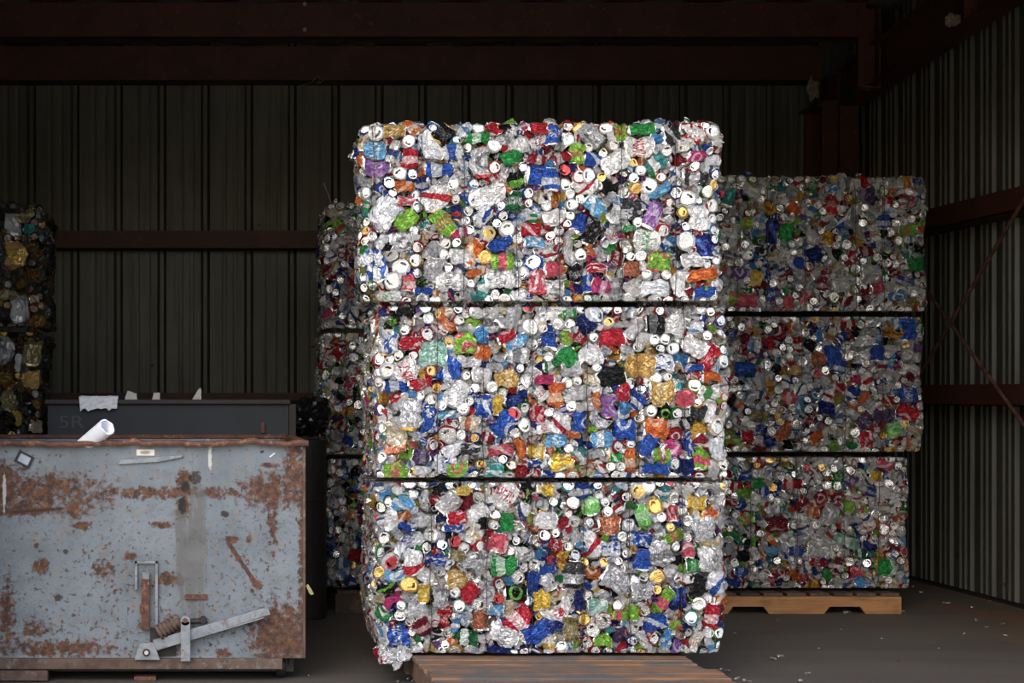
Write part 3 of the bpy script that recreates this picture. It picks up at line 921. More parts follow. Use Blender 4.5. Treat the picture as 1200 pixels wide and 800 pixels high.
TOP = [(442,154,22,22,0,'w'),(463,151,26,20,0,'go'),(443,175,28,20,0,'lb'),(443,197,36,18,0,'p'),(503,168,45,24,-70,'wb'),(520,155,26,22,45,'k'),(532,177,25,20,0,'wb'),
(482,184,20,25,0,'r'),(515,199,36,18,0,'b'),(562,189,38,24,90,'s'),(580,196,15,15,0,'r'),(560,160,28,16,0,'g'),(580,169,16,16,0,'w'),(602,184,28,18,30,'g'),(631,151,24,15,0,'r'),
(631,204,30,24,0,'b'),(512,231,36,28,40,'wr'),(571,229,42,26,20,'w'),(604,235,24,22,90,'dg','side'),(474,217,22,16,0,'o'),(448,249,45,32,60,'wb'),(476,258,32,20,30,'l'),(520,260,34,22,-50,'l'),
(475,235,20,14,0,'rp'),(547,231,20,10,-45,'b'),(568,252,28,22,40,'wb'),(574,273,18,18,0,'w'),(587,286,32,17,20,'b'),(595,268,18,18,0,'w'),(622,268,26,16,0,'r'),(626,283,26,14,0,'lb'),
(625,307,22,22,0,'b'),(553,295,34,20,60,'o'),(570,301,16,16,0,'go'),(590,306,28,20,0,'l'),(490,289,13,13,0,'r'),(442,309,42,30,-70,'wb'),(461,328,18,18,0,'w'),(481,331,18,18,0,'rp','side'),
(472,312,18,18,0,'w'),(508,316,30,26,90,'gy'),(529,330,36,24,0,'w'),(568,336,24,16,60,'t'),(497,340,22,10,0,'b'),(631,330,28,24,90,'rp'),(586,324,34,26,0,'w'),(454,346,34,14,0,'wg'),
(472,282,28,24,0,'s'),(694,157,45,22,-40,'s'),(751,151,32,16,0,'g'),(787,159,26,26,0,'ks'),(808,157,28,26,0,'wr'),(831,155,17,17,0,'w'),(748,172,34,26,0,'wr'),(676,180,26,20,90,'l'),
(694,187,22,16,0,'b'),(646,210,28,20,90,'b'),(648,157,26,22,90,'b'),(812,184,20,12,0,'m'),(679,207,16,16,0,'rp'),(690,206,17,17,0,'w'),(685,220,30,16,0,'wr'),(713,220,26,14,0,'k'),
(760,218,19,19,0,'w'),(745,222,14,14,0,'go'),(772,225,30,12,30,'lb'),(814,210,34,18,0,'ks'),(829,226,14,14,0,'l'),(697,240,28,20,-45,'lb'),(765,252,38,20,65,'p'),(739,245,26,24,0,'ks'),
(806,233,18,18,0,'w'),(799,249,14,14,0,'go'),(820,255,32,28,90,'w'),(694,272,34,26,60,'k'),(736,267,14,12,0,'g'),(757,282,30,26,0,'wg'),(803,282,22,22,0,'w'),(824,289,28,24,90,'db'),
(771,307,28,26,0,'l','side'),(820,322,40,16,10,'o'),(697,312,28,14,0,'r'),(740,315,22,18,0,'co'),(649,315,20,20,0,'rp','side'),(665,291,46,14,90,'s'),(704,337,22,22,0,'m','side'),(691,333,20,18,90,'b'),
(767,336,34,20,0,'wb'),(824,343,28,14,0,'b'),(793,333,28,20,90,'w'),(648,338,28,22,0,'w'),(808,305,22,16,0,'w'),(720,190,34,24,30,'w'),(722,250,26,20,60,'w'),(650,255,28,20,20,'w'),(540,300,26,18,0,'w'),(610,170,22,16,0,'w')]
MID = [(455,401,30,22,90,'wb'),(480,402,26,18,0,'r'),(507,413,32,30,0,'tg'),(546,401,28,26,0,'l','side'),(594,394,24,14,20,'r'),(605,402,32,14,30,'lb'),(477,434,28,28,0,'wr','side'),(456,434,17,17,0,'w'),
(467,453,34,14,0,'b'),(495,449,26,14,20,'r'),(528,435,34,24,60,'b'),(550,424,28,16,0,'w'),(608,417,30,18,0,'w'),(594,443,28,24,0,'go'),(577,375,30,18,90,'s'),(600,373,32,24,50,'gy'),
(525,379,34,12,-40,'o'),(520,364,20,14,0,'cr'),(561,364,18,14,0,'w'),(481,485,40,30,90,'s'),(505,494,36,22,90,'b'),(535,460,34,26,60,'w'),(542,478,14,14,0,'w'),(525,485,20,12,0,'lb'),
(566,476,32,24,90,'b'),(591,496,36,24,50,'b'),(605,468,30,14,20,'db'),(583,476,22,14,90,'y'),(602,485,16,16,0,'w'),(630,485,22,18,90,'r'),(461,515,42,32,90,'cr'),(525,509,24,24,0,'wr','end'),
(550,496,24,22,0,'cr','side'),(484,526,26,18,90,'l'),(463,551,36,20,0,'l'),(494,535,20,20,0,'dp','side'),(494,551,22,12,0,'w'),(522,545,26,24,0,'wb'),(536,552,24,22,0,'l'),(588,526,34,14,0,'rp'),
(533,526,30,16,30,'wb'),(580,551,22,20,0,'t'),(550,526,24,16,0,'ks'),(630,529,20,20,0,'y','side'),(699,366,22,22,0,'wb'),(717,395,32,22,0,'r'),(692,413,28,26,0,'w'),(666,417,22,22,0,'g','side'),
(665,395,20,14,90,'l'),(645,400,26,22,90,'b'),(750,428,36,30,0,'go','side'),(775,463,30,28,0,'go','side'),(714,476,30,20,90,'p'),(651,463,32,22,90,'o'),(769,501,32,24,0,'o'),(658,497,28,28,0,'wr','side'),
(681,494,26,16,90,'b'),(732,503,30,28,0,'b'),(706,514,28,20,0,'lb'),(652,516,28,16,0,'lb'),(659,540,30,24,0,'y'),(760,523,28,26,60,'b'),(788,526,26,22,0,'m'),(776,533,20,18,0,'l','side'),
(739,540,32,14,90,'o'),(769,548,34,14,0,'b'),(806,547,24,20,90,'db'),(824,537,26,20,90,'l'),(843,526,28,20,90,'wb'),(843,498,22,22,0,'cr'),(815,406,30,26,-30,'wr'),(830,419,36,18,60,'r'),
(832,441,26,12,0,'o'),(810,430,22,12,0,'b'),(777,424,26,22,0,'wb'),(731,460,18,18,0,'r','side'),(717,441,34,24,0,'k'),(670,432,24,20,0,'s'),(802,468,20,20,0,'rp','side'),(819,485,22,18,0,'ks'),
(832,482,28,18,90,'wr'),(830,460,26,20,0,'wg'),(769,380,24,22,0,'k'),(794,380,24,24,0,'w','side'),(722,537,16,14,0,'g'),(565,440,24,18,0,'w'),(622,440,24,18,40,'w'),(680,460,26,18,0,'s'),(640,370,26,16,20,'w'),(745,385,30,18,60,'s'),(560,530,24,16,0,'s')]
BOT = [(592,580,34,26,50,'wr'),(535,607,24,18,0,'r'),(532,618,26,14,0,'b'),(595,612,24,18,90,'g'),(472,590,24,18,0,'lb'),(526,590,30,26,45,'s'),(638,574,20,16,0,'y'),(543,573,18,14,0,'y'),
(518,638,14,14,0,'b'),(477,635,44,20,25,'wb'),(485,659,30,26,90,'wr'),(459,659,20,20,0,'w'),(464,675,26,16,0,'lb'),(480,684,19,19,0,'go'),(460,704,26,10,35,'m'),(535,678,28,22,0,'go'),
(497,695,22,16,90,'y'),(551,694,24,20,45,'r'),(584,636,24,24,0,'rp','side'),(590,664,30,26,0,'g'),(561,658,34,30,-45,'gy'),(535,652,20,14,0,'ol'),(605,695,28,20,0,'kg'),(610,727,44,24,45,'r'),
(636,704,24,20,90,'y'),(632,740,46,22,25,'b'),(590,744,32,24,-30,'w'),(521,724,26,16,90,'r'),(496,734,22,22,0,'dr','side'),(464,744,28,24,0,'b'),(546,747,28,22,0,'dg'),(564,728,24,20,90,'co'),
(584,761,28,12,0,'db'),(518,698,26,22,90,'s'),(564,640,12,12,0,'r'),(582,715,16,14,0,'lb'),(641,669,20,12,0,'b'),(538,710,16,16,0,'tg'),(695,593,22,20,90,'lg'),(696,640,38,20,90,'wr'),
(715,616,26,24,0,'co'),(754,606,32,16,-70,'lg'),(768,593,18,18,0,'go'),(749,576,18,18,0,'w'),(761,570,18,18,0,'w'),(815,589,24,18,0,'y'),(833,603,20,14,0,'o'),(788,602,18,14,90,'r'),
(752,632,28,20,0,'b'),(753,656,26,24,90,'b'),(716,643,22,20,0,'wb'),(774,649,30,30,0,'s','side'),(808,645,18,16,90,'rp'),(812,663,18,14,0,'g'),(831,655,34,30,90,'w'),(828,622,34,30,90,'s'),
(722,678,34,30,-30,'gy'),(752,694,26,24,0,'s'),(699,712,24,22,0,'tg'),(672,675,34,26,90,'ks'),(680,704,28,12,90,'db'),(778,704,36,18,50,'l'),(795,701,30,22,90,'db'),(818,686,28,22,90,'k'),
(838,684,30,20,90,'wb'),(835,722,32,22,90,'r'),(768,730,32,20,20,'b'),(743,718,20,14,90,'l'),(726,721,18,14,0,'l'),(706,728,20,20,0,'wr'),(695,738,18,18,0,'w'),(689,755,14,14,0,'r'),
(707,751,22,20,0,'l','side'),(726,744,20,14,90,'dp'),(669,738,32,22,90,'ol'),(656,721,36,20,30,'wr'),(649,733,20,16,0,'db'),(792,732,16,14,0,'l'),(810,724,16,16,0,'t'),(500,610,24,18,0,'s'),(560,600,26,18,30,'w'),(640,610,26,20,0,'w'),(615,650,24,20,0,'w'),(740,665,22,16,0,'s'),(490,715,26,18,0,'s')]
W1 = 1.49


def wires_px(pxs, xl, K, W): return [(p_ - xl) * K - W / 2 for p_ in pxs]


z_p1 = .131
wt = (438, 495, 544, 607, 656, 728, 790)
# bottom, middle, top (left px, right px, top py, bottom py)
def front(label, xl, xr, yt, yb, rows, seed, wpx, rz=0.0, **kw):
    W, H = (xr - xl) * K1, (yb - yt) * K1
    z0 = EYE - (yb - CY) * K1
    return bale(label, 'bale of cans', (xl - CX) * K1, D1, z0, W, H, .78, heroes_from(rows, xl, yb, K1, W, H, seed), seed, rz,
                wires_px(wpx, xl, K1, W), side_parts=10, group='cubes of crushed cans in the tall front stack', **kw)


bottom_bale = front('lowest bale of the tall front stack of crushed cans, on the worn pallet', 441, 850, 563, 768, BOT, 31, (505, 570, 624, 684, 738, 800), round_base=.12)
for k, (px, py) in enumerate(((447, 768), (456, 771), (464, 773), (471, 769), (476, 763), (451, 763), (466, 765))):
    rg = np.random.default_rng(300 + k)
    V, Q, S, rest = can_shape('end' if k % 2 else 'side', .075, .055, rg.uniform(0, 3), rg, 2)
    V = V[:, [0, 2, 1]] * np.array([1, -1, 1])
    ca, cb = pick_colour(rg) if k % 3 == 0 else ((230, 230, 230), (150, 150, 150))
    A_, B_, C_ = can_attrs(len(V), ca, cb, (228, 228, 226), rg.random() * .99)
    me = mesh_np('crushed_can', V, Q, S, [M_CAN, M_ALU], {'ca': ('FLOAT_COLOR', A_), 'cb': ('FLOAT_COLOR', B_), 'cl': ('FLOAT_COLOR', C_), 'rest': ('FLOAT_VECTOR', rest)})
    q = P(px, py, D1) - Vector(bottom_bale.location)
    link('crushed_can', me, bottom_bale, (q.x, .012, q.z))
front('brightly lit bale of crushed cans in the middle of the tall front stack', 442, 853, 357, 562, MID, 32, (513, 566, 624, 688, 748, 802))
front('topmost bale of the tall front stack, mostly silver and white crushed cans', 424, 840, 144, 355, TOP, 33, wt, rz=math.radians(-3), open_top=True)

# ------------------------------------------------------------------ right rear stack
D2, K2 = 10.68, 10.68 / F
RT = [(874,261,16,14,0,'l'),(922,272,22,18,90,'g'),(930,244,20,14,-30,'o'),(975,240,22,16,90,'r'),(904,272,34,14,80,'db'),(887,326,22,14,80,'y'),(877,352,24,16,0,'rp'),(934,308,20,16,0,'b'),(955,297,20,20,0,'db','side'),
(1036,260,18,16,90,'b'),(1063,270,22,14,0,'l'),(1022,321,26,24,0,'gy'),(1029,337,16,16,0,'rp','side'),(1076,310,24,16,0,'g'),(925,355,18,12,90,'rp'),(964,333,18,14,90,'dr'),(1018,229,26,20,0,'dp'),(997,216,24,18,0,'s'),
(1049,213,20,16,0,'s'),(1015,294,18,12,0,'dr'),(1067,355,14,12,0,'ol'),(986,333,20,18,0,'s'),(862,348,16,16,0,'l','side'),(905,344,16,12,90,'b'),(1076,213,12,10,0,'b'),(880,222,26,14,-30,'s'),(943,348,20,12,60,'rp'),
(984,245,14,12,0,'w'),(876,299,12,12,0,'w'),(1040,235,14,12,0,'r'),(1000,300,14,10,90,'r'),(922,300,12,12,0,'w')]
RM = [(876,431,30,16,0,'b'),(1065,385,30,20,90,'b'),(1065,462,24,18,0,'b'),(1063,483,28,18,-30,'r'),(1063,416,18,18,0,'gy'),(959,421,20,16,0,'co'),(916,389,26,14,70,'dr'),(888,389,14,12,90,'l'),(1036,488,26,18,0,'dp'),
(1013,493,22,18,40,'dp'),(1047,504,18,16,90,'lg'),(1015,515,20,16,90,'r'),(937,475,26,10,90,'lb'),(919,508,26,14,45,'co'),(876,511,16,14,0,'r'),(977,416,24,20,90,'b'),(984,454,16,14,0,'r'),(1029,414,20,16,90,'b'),
(1013,466,16,12,60,'o'),(1067,520,18,14,0,'cr'),(925,466,18,16,0,'rp'),(932,434,16,12,0,'go'),(1011,405,26,24,60,'s'),(968,477,22,18,0,'db'),(890,486,20,14,0,'ol'),(874,396,14,12,90,'dr'),(903,517,14,12,0,'db'),(985,430,18,18,0,'b','side')]
RB = [(873,558,18,16,0,'b'),(890,566,14,12,0,'g'),(896,575,12,10,0,'b'),(928,568,24,12,0,'r'),(876,608,18,14,0,'l'),(911,613,28,22,0,'dr'),(952,600,16,14,0,'o'),(994,593,16,14,0,'l'),(973,604,28,20,70,'gy'),
(961,642,30,24,0,'gy'),(994,634,36,14,-20,'tg'),(1037,620,18,18,0,'rp'),(1037,544,24,14,-30,'rp'),(1028,557,14,12,0,'y'),(1041,567,12,12,0,'w'),(981,569,12,12,0,'g'),(1039,665,24,22,0,'g'),(1004,670,16,14,0,'rp'),
(933,646,20,12,0,'b'),(904,632,18,10,-60,'o'),(905,646,14,12,0,'lb'),(868,670,18,12,0,'b'),(854,632,12,12,0,'g'),(1025,632,10,10,0,'w'),(1010,649,14,12,0,'dg'),(864,570,14,12,0,'r'),(997,551,12,12,90,'ol'),(1056,561,20,10,90,'s'),
(1058,634,14,12,0,'lb'),(871,651,16,14,0,'k'),(1020,640,16,12,0,'db')]


def rear(label, xl, xr, yt, yb, rows, seed, wpx, visible=None, group='cubes of crushed cans in the shaded right stack', **kw):
    W, H = (xr - xl) * K2, (yb - yt) * K2
    z0 = EYE - (yb - CY) * K2
    return bale(label, 'bale of cans', (xl - CX) * K2, D2, z0, W, H, .78, heroes_from(rows, xl, yb, K2, W, H, seed), seed, 0,
                wires_px(wpx, xl, K2, W), visible=visible, group=group, **kw)


seen_r = lambda fc, u, v, U, Vh: fc == 'front' and u > (838 - 781) * K2
rear('bottom bale of crushed cans in the shaded stack behind, on the tan pallet', 770, 1064, 534, 691, RB, 41, (880, 935, 990, 1030), seen_r)
rear('middle bale of crushed cans in the shaded stack near the ribbed side wall', 781, 1081, 369, 531, RM, 42, (850, 895, 940, 990, 1035), seen_r)
rear('top bale of crushed cans in the shaded stack near the ribbed side wall', 781, 1085, 207, 366, RT, 43, (865, 900, 944, 1003, 1037), seen_r, open_top=True)

# stack hidden behind the tall one : only its dark left edge shows
seen_l = lambda fc, u, v, U, Vh: (fc == 'front' and u < .34) or (fc == 'left' and u > .4)
for (lab, xl, yt, yb, sd) in (('lowest bale of the dim stack peeping out behind the tall front stack', 384, 536, 690, 51),
                              ('middle bale of the dim stack peeping out behind the tall front stack', 379, 388, 534, 52),
                              ('uppermost bale of the dim stack peeping out behind the tall front stack', 381, 237, 386, 53)):
    rear(lab, xl, xl + 300, yt, yb, [], sd, (xl + 26, xl + 70, xl + 115, xl + 160, xl + 210, xl + 260), seen_l,
         group='cubes of crushed cans behind the tall stack', nparts=60, side_parts=25, faces=('front', 'left', 'top'), open_top=yt < 300)

# ------------------------------------------------------------------ mixed scrap bales behind the dumpster
K3 = 10.0 / F
seen_m = lambda fc, u, v, U, Vh: (fc == 'front' and u > U - .27) or (fc == 'right' and u < .5)
MT = [(20, 300, 26, 40, 0, 'go', 'side'), (30, 252, 22, 14, 40, 'ol'), (32, 268, 14, 12, 0, 't'), (14, 262, 18, 26, 0, 'gy', 'side'), (22, 360, 22, 36, 0, 'gy', 'side'), (40, 350, 12, 10, 0, 'cr'), (8, 345, 18, 16, 0, 'ol')]
MM = [(38, 412, 28, 34, 0, 'ol', 'side'), (40, 445, 26, 22, 0, 'go', 'side'), (8, 410, 18, 34, 0, 'gy', 'side'), (20, 490, 10, 16, 0, 'y'), (42, 500, 18, 16, 0, 'cr'), (10, 470, 20, 26, 0, 'ol', 'side'), (22, 425, 8, 22, 0, 'w', 'side')]
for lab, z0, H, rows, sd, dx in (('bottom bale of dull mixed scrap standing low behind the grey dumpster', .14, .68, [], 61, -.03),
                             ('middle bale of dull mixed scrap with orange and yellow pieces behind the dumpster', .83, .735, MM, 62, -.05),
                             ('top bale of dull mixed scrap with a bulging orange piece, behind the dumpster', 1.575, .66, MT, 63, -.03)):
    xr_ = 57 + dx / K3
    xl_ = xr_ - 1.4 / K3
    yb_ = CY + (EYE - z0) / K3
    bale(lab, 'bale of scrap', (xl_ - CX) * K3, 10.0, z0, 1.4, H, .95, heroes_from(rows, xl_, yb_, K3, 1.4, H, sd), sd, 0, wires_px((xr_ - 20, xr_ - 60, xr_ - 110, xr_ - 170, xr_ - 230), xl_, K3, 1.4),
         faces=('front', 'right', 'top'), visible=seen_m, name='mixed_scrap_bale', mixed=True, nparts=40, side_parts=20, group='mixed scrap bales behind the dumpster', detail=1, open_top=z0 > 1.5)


# ------------------------------------------------------------------ pallets
def pallet(label, x0, x1, y0, y1, ztop, mat, deck_along='X', nd=9, notch=False, stringers=3, ragged=False):
    root = empty('wooden_pallet', ((x0 + x1) / 2, (y0 + y1) / 2, 0))
    tag(root, label, 'pallet')
    cx, cy = (x0 + x1) / 2, (y0 + y1) / 2
    t = .018
    hx, hy = (x1 - x0) / 2, (y1 - y0) / 2
    if deck_along == 'X':
        w = (2 * hy) / nd
        for i in range(nd):
            gap = random.uniform(.006, .02)
            a = -hy + i * w
            ex = random.uniform(-.015, .015) if ragged else 0
            ex2 = random.uniform(-.03, .02) if ragged else 0
            m_ = MB(); m_.box((-hx + ex, a + gap / 2, -t / 2), (hx + ex2, a + w - gap / 2, t / 2), jit=.003 if ragged else .001)
            dz = random.uniform(-.002, .0) if ragged else 0
            o = m_.build('deck_board', mat, root, (0, 0, ztop - t / 2 + dz), bevel=.003)
            if ragged: o.rotation_euler = (random.uniform(-.01, .01), 0, random.uniform(-.008, .008))
        for i in range(stringers):
            xx = -hx + .02 + (2 * hx - .04) * i / (stringers - 1)
            m_ = MB(); m_.box((xx - .019, -hy, t), (xx + .019, hy, ztop - t - .002)); m_.build('stringer', mat, root, bevel=.003)
        for i in range(4):
            a = -hy + (2 * hy - .1) * i / 3
            m_ = MB(); m_.box((-hx, a, 0), (hx, a + .1, t)); m_.build('bottom_board', mat, root, bevel=.002)
    else:
        w = (2 * hx) / nd
        for i in range(nd):
            a = -hx + i * w
            m_ = MB(); m_.box((a + .012, -hy, -t / 2), (a + w - .012, hy, t / 2), jit=.001)
            m_.build('deck_board', M_WOOD_D, root, (0, 0, ztop - t / 2), bevel=.002)
        H = ztop - t - .001
        for i in range(stringers):
            yy = -hy + .02 + (2 * hy - .04) * i / (stringers - 1)
            # notched stringer outline: two fork notches
            L = 2 * hx
            def n_(c, w_=.115, d=.040): return [(c - w_, 0.0), (c - w_ + .03, d), (c + w_ - .03, d), (c + w_, 0.0)]
            pts = [(-hx, 0)] + n_(-hx + L * .27) + n_(hx - L * .27) + [(hx, 0), (hx, H), (-hx, H)]
            m_ = MB(); m_.prism(pts, yy - .02, yy + .02)
            m_.build('stringer', mat, root, bevel=.002)
    return root


xa, xb = (486 - CX) * K1, (809 - CX) * K1
pallet('weathered wooden pallet with ragged boards jutting out under the tall front stack', xa, xb + .0, 7.12, 8.42, .123, M_WOOD_F, ragged=True, nd=10)
pallet('tan wooden pallet with notched rail under the shaded right stack', (812 - CX) * K2 * .99, (1055 - CX) * (10.62 / F), 10.60, 11.60, z := (EYE - (693 - CY) * K2), M_WOOD_R, 'Y', nd=9)
pallet('dark wooden pallet in deep shade under the stack hidden behind the tall one', (392 - CX) * K2, (392 - CX) * K2 + 1.3, 10.62, 11.66, EYE - (691 - CY) * K2, M_WOOD_D, 'Y', nd=9)
pallet('wooden pallet beneath the dull mixed scrap behind the dumpster', -2.1, -.85, 10.05, 10.95, .139, M_WOOD_D, 'Y', nd=9)

# ------------------------------------------------------------------ dumpster in front
DD, KD = 8.15, 8.15 / F
xm = (180 - CX) * KD


def DX(px): return (px - 180) * KD
def DZ(py): return EYE - (py - CY) * KD


root = empty('steel_dumpster', (xm, DD, 0))
tag(root, 'battered blue-grey steel dumpster with rust patches and a lever on its side', 'dumpster')
XLd, XRd, Dd = DX(-95), DX(356), 1.25
mb = MB()
zb, zt = DZ(771), DZ(521)
# front plate as a fine grid so dents are real relief
nx, nz = 140, 72
fr = [[None] * (nz + 1) for _ in range(nx + 1)]
def dent(x, z):
    d = .004 * math.sin(x * 5.1 + 1) * math.sin(z * 6.3) + .003 * math.sin(x * 11 + z * 7)
    for (px, py, r, a) in ((175, 690, .10, .012), (226, 640, .06, .008), (60, 598, .10, .006), (300, 640, .12, .007), (110, 660, .12, .008), (40, 740, .12, .007)):
        q = ((x - DX(px)) ** 2 + (z - DZ(py)) ** 2) / r ** 2
        d += a * math.exp(-q)
    return d
for i in range(nx + 1):
    for j in range(nz + 1):
        x = XLd + (XRd - XLd) * i / nx; zz = zb + (zt - zb) * j / nz
        fr[i][j] = mb.bm.verts.new((x, max(0, dent(x, zz)) if 0 < j < nz and 0 < i < nx else 0, zz))
for i in range(nx):
    for j in range(nz): mb.bm.faces.new((fr[i][j], fr[i + 1][j], fr[i + 1][j + 1], fr[i][j + 1]))
t_ = .03
mb.box((XLd, .02, zb), (XRd, t_, zt))
mb.box((XLd, Dd - t_, zb), (XRd, Dd, zt)); mb.box((XLd, t_, zb), (XLd + .01, Dd - t_, zt)); mb.box((XRd - .01, t_, zb), (XRd, Dd - t_, zt)); mb.box((XLd, 0.02, zb), (XRd, Dd, zb + .02))
mb.build('tub', M_DUMP, root)
# wavy rusty rim
mb = MB()
secs = []
N = 120
def wav(x):
    w = .003 * math.sin(x * 23) + .002 * math.sin(x * 61 + 1)
    for px, a, s in ((158, .013, .035), (300, .010, .06), (62, -.006, .05), (292, .004, .03), (335, -.004, .03), (10, .004, .05)):
        w += a * math.exp(-((x - DX(px)) / s) ** 2)
    return w
for i in range(N + 1):
    x = XLd - .01 + (DX(361) - XLd + .01) * i / N
    w = wav(x); w2 = w * .9
    secs.append([mb.bm.verts.new((x, y_, z_)) for y_, z_ in ((-.030, DZ(522.5) + w2), (-.034, DZ(520) + w), (-.030, DZ(516.5) + w), (.03, DZ(516) + w), (.045, DZ(517) + w * .5), (.045, DZ(522) + w * .5), (.0, DZ(522) + w2 * .6))])
for a, b in zip(secs[:-1], secs[1:]):
    for k in range(7): mb.bm.faces.new((a[k], b[k], b[(k + 1) % 7], a[(k + 1) % 7]))
mb.bm.faces.new(secs[0]); mb.bm.faces.new(secs[-1][::-1])
mb.box((DX(350), .04, DZ(522)), (DX(361), Dd + .02, DZ(516.5))); mb.box((XLd, Dd - .03, DZ(522)), (DX(361), Dd + .02, DZ(516.5))); mb.box((XLd - .01, .04, DZ(522)), (XLd + .03, Dd, DZ(516.5)))
o = mb.build('rim', M_RUST, root, smooth=False); o['label'] = 'rusty brown bent rim'
mb = MB(); mb.box((DX(355), -.006, DZ(771)), (DX(358), .03, DZ(523))); mb.build('corner_post', M_RAIL, root, bevel=.002)
# bottom rail
mb = MB(); mb.box((DX(-80), -.035, DZ(783)), (DX(331), .05, DZ(770.5)), jit=.0015); mb.box((DX(-80), -.05, DZ(795)), (DX(57), .05, DZ(784)), jit=.003)
o = mb.build('base_rail', M_RAIL, root, bevel=.003); o['label'] = 'scuffed rusty bottom rail'
mb = MB(); mb.box((DX(-60), .06, .03), (DX(345), .12, DZ(783))); mb.box((DX(-60), 1.1, .03), (DX(345), 1.16, DZ(770))); mb.box((DX(330), .06, .05), (DX(345), 1.16, DZ(771))); mb.box((DX(-60), .06, .03), (DX(-45), 1.16, DZ(771)))
mb.build('undercarriage', M_DARK, root)
# the lever, its pivot and catch
def bar(a, b, w, y0, y1):
    a, b = Vector((DX(a[0]), 0, DZ(a[1]))), Vector((DX(b[0]), 0, DZ(b[1])))
    d = (b - a).normalized(); nrm = Vector((-d.z, 0, d.x)) * w / 2
    return [(p_.x, p_.z) for p_ in (a - nrm, b - nrm * .75, b + nrm * .75, a + nrm)], y0, y1
mb = MB(); mb.prism(*bar((181, 754), (315, 714), .044, -.050, -.030))
q = bar((181, 760), (309, 722), .008, -.050, -.004); mb.prism(*q)
o = mb.build('release_lever', M_LEVER, root, bevel=.002)
mb = MB(); mb.prism([(DX(158), DZ(771)), (DX(188), DZ(771)), (DX(181), DZ(752)), (DX(164), DZ(752))], -.060, -.051); mb.prism([(DX(160), DZ(771)), (DX(186), DZ(771)), (DX(181), DZ(752)), (DX(164), DZ(752))], -.029, .005)
o = mb.build('pivot_bracket', M_LEVER, root, bevel=.003)
mb = MB(); mb.cyl((DX(172), -.070, DZ(762)), (DX(172), 0, DZ(762)), .009, 12); mb.build('pivot_bolt', M_BOLT, o)
mb = MB(); mb.cyl((DX(172), -.064, DZ(762)), (DX(172), -.060, DZ(762)), .016, 16); mb.build('washer', M_DARK, o)
mb = MB(); mb.box((DX(212), -.068, DZ(772)), (DX(223), -.058, DZ(726))); mb.cyl((DX(217.3), -.068, DZ(725)), (DX(217.3), -.058, DZ(725)), .021, 20)
o = mb.build('upright_strap', M_LEVER, root, bevel=.001)
mb = MB(); mb.cyl((DX(217), -.082, DZ(724.5)), (DX(217), .0, DZ(724.5)), .011, 6); mb.build('hex_bolt', M_RUST, o)
# spring drum beside the strap
mb = MB()
a, b = Vector((DX(186), -.035, DZ(740))), Vector((DX(211), -.035, DZ(725)))
d = b - a
for k in range(6):
    mb.cyl(a + d * (k / 6), a + d * ((k + .62) / 6), .036 if k < 2 else .034, 22)
mb.cyl(a, b, .028, 16)
mb.build('coil_spring', M_RAIL, root)
mb = MB(); mb.cyl((DX(223), -.03, DZ(727)), (DX(243), -.03, DZ(726)), .012, 12); mb.cyl((DX(238), -.045, DZ(725)), (DX(238), 0, DZ(725)), .015, 8); mb.build('lever_shaft', M_DARK, root)
# latch bar and its guide frame
mb = MB()
for a, b in (((158, 657), (185, 660)), ((158, 657), (161, 690)), ((182, 657), (185, 733))):
    mb.box((DX(a[0]), -.010, DZ(b[1])), (DX(b[0]), .004, DZ(a[1])))
mb.build('guide_frame', M_LEVER, root, bevel=.001)
mb = MB(); mb.box((DX(166), -.028, DZ(737)), (DX(175.5), .004, DZ(678))); mb.box((DX(164), -.034, DZ(717)), (DX(169), .0, DZ(708)))
o = mb.build('latch_bar', M_RUST, root, bevel=.002); o['label'] = 'rusty brown latch bar'
mb = MB(); mb.box((DX(167), -.020, DZ(678)), (DX(175), .004, DZ(670))); mb.build('latch_eye', M_LEVER, root, bevel=.001)
mb = MB(); mb.box((DX(176), .0, DZ(769)), (DX(206), -.006, DZ(736)), jit=.004); mb.build('grease_plate', M_DARK, root)
mb = MB(); mb.box((DX(217), -.012, DZ(702)), (DX(243), .003, DZ(696))); mb.build('weld_lug', M_RUST, root, bevel=.002)
mb = MB(); mb.prism([(DX(139), DZ(544)), (DX(141), DZ(539)), (DX(214), DZ(533)), (DX(213), DZ(536)), (DX(186), DZ(541))], -.012, .002)
o = mb.build('welded_strip', M_LEVER, root, bevel=.002)
# diamond label holder
c = Vector((DX(28.5), 0, DZ(538)))
Rm = Matrix.Translation(c) @ Matrix.Rotation(math.radians(27), 4, 'Y')
mb = MB()
for a, b in (((-.036, -.006, -.027), (-.026, .003, .027)), ((.026, -.006, -.027), (.036, .003, .027)), ((-.026, -.006, .019), (.026, .003, .027)), ((-.026, -.006, -.027), (.026, .003, -.019))): mb.box(a, b, mtx=Rm)
mb.build('tag_holder', M_DARK, root)
mb = MB(); mb.box((-.024, -.003, -.018), (.024, .003, .018), mtx=Rm); mb.build('tag_plate', mat_plain('pale_blue_plate', s2l((150, 164, 178)), .5), root)
# sticker
mb = MB(); mb.box((DX(160), -.003, DZ(533.5)), (DX(181), .003, DZ(526.5))); o = mb.build('sticker', M_STICK, root)
mb = MB(); mb.cyl((DX(170), -.004, DZ(530)), (DX(170), .0, DZ(530)), .010, 20)
for v in mb.bm.verts: v.co.x = DX(170) + (v.co.x - DX(170)) * 2.2; v.co.z = DZ(530) + (v.co.z - DZ(530)) * .75
mb.build('sticker_emblem', M_STICKM, o)
mb = MB(); mb.box((-.014, -.003, -.003), (.014, .002, .003), mtx=Matrix.Translation((DX(319), 0, DZ(533))) @ Matrix.Rotation(math.radians(-38), 4, 'Y')); mb.build('tape_scrap', M_STICK, root)
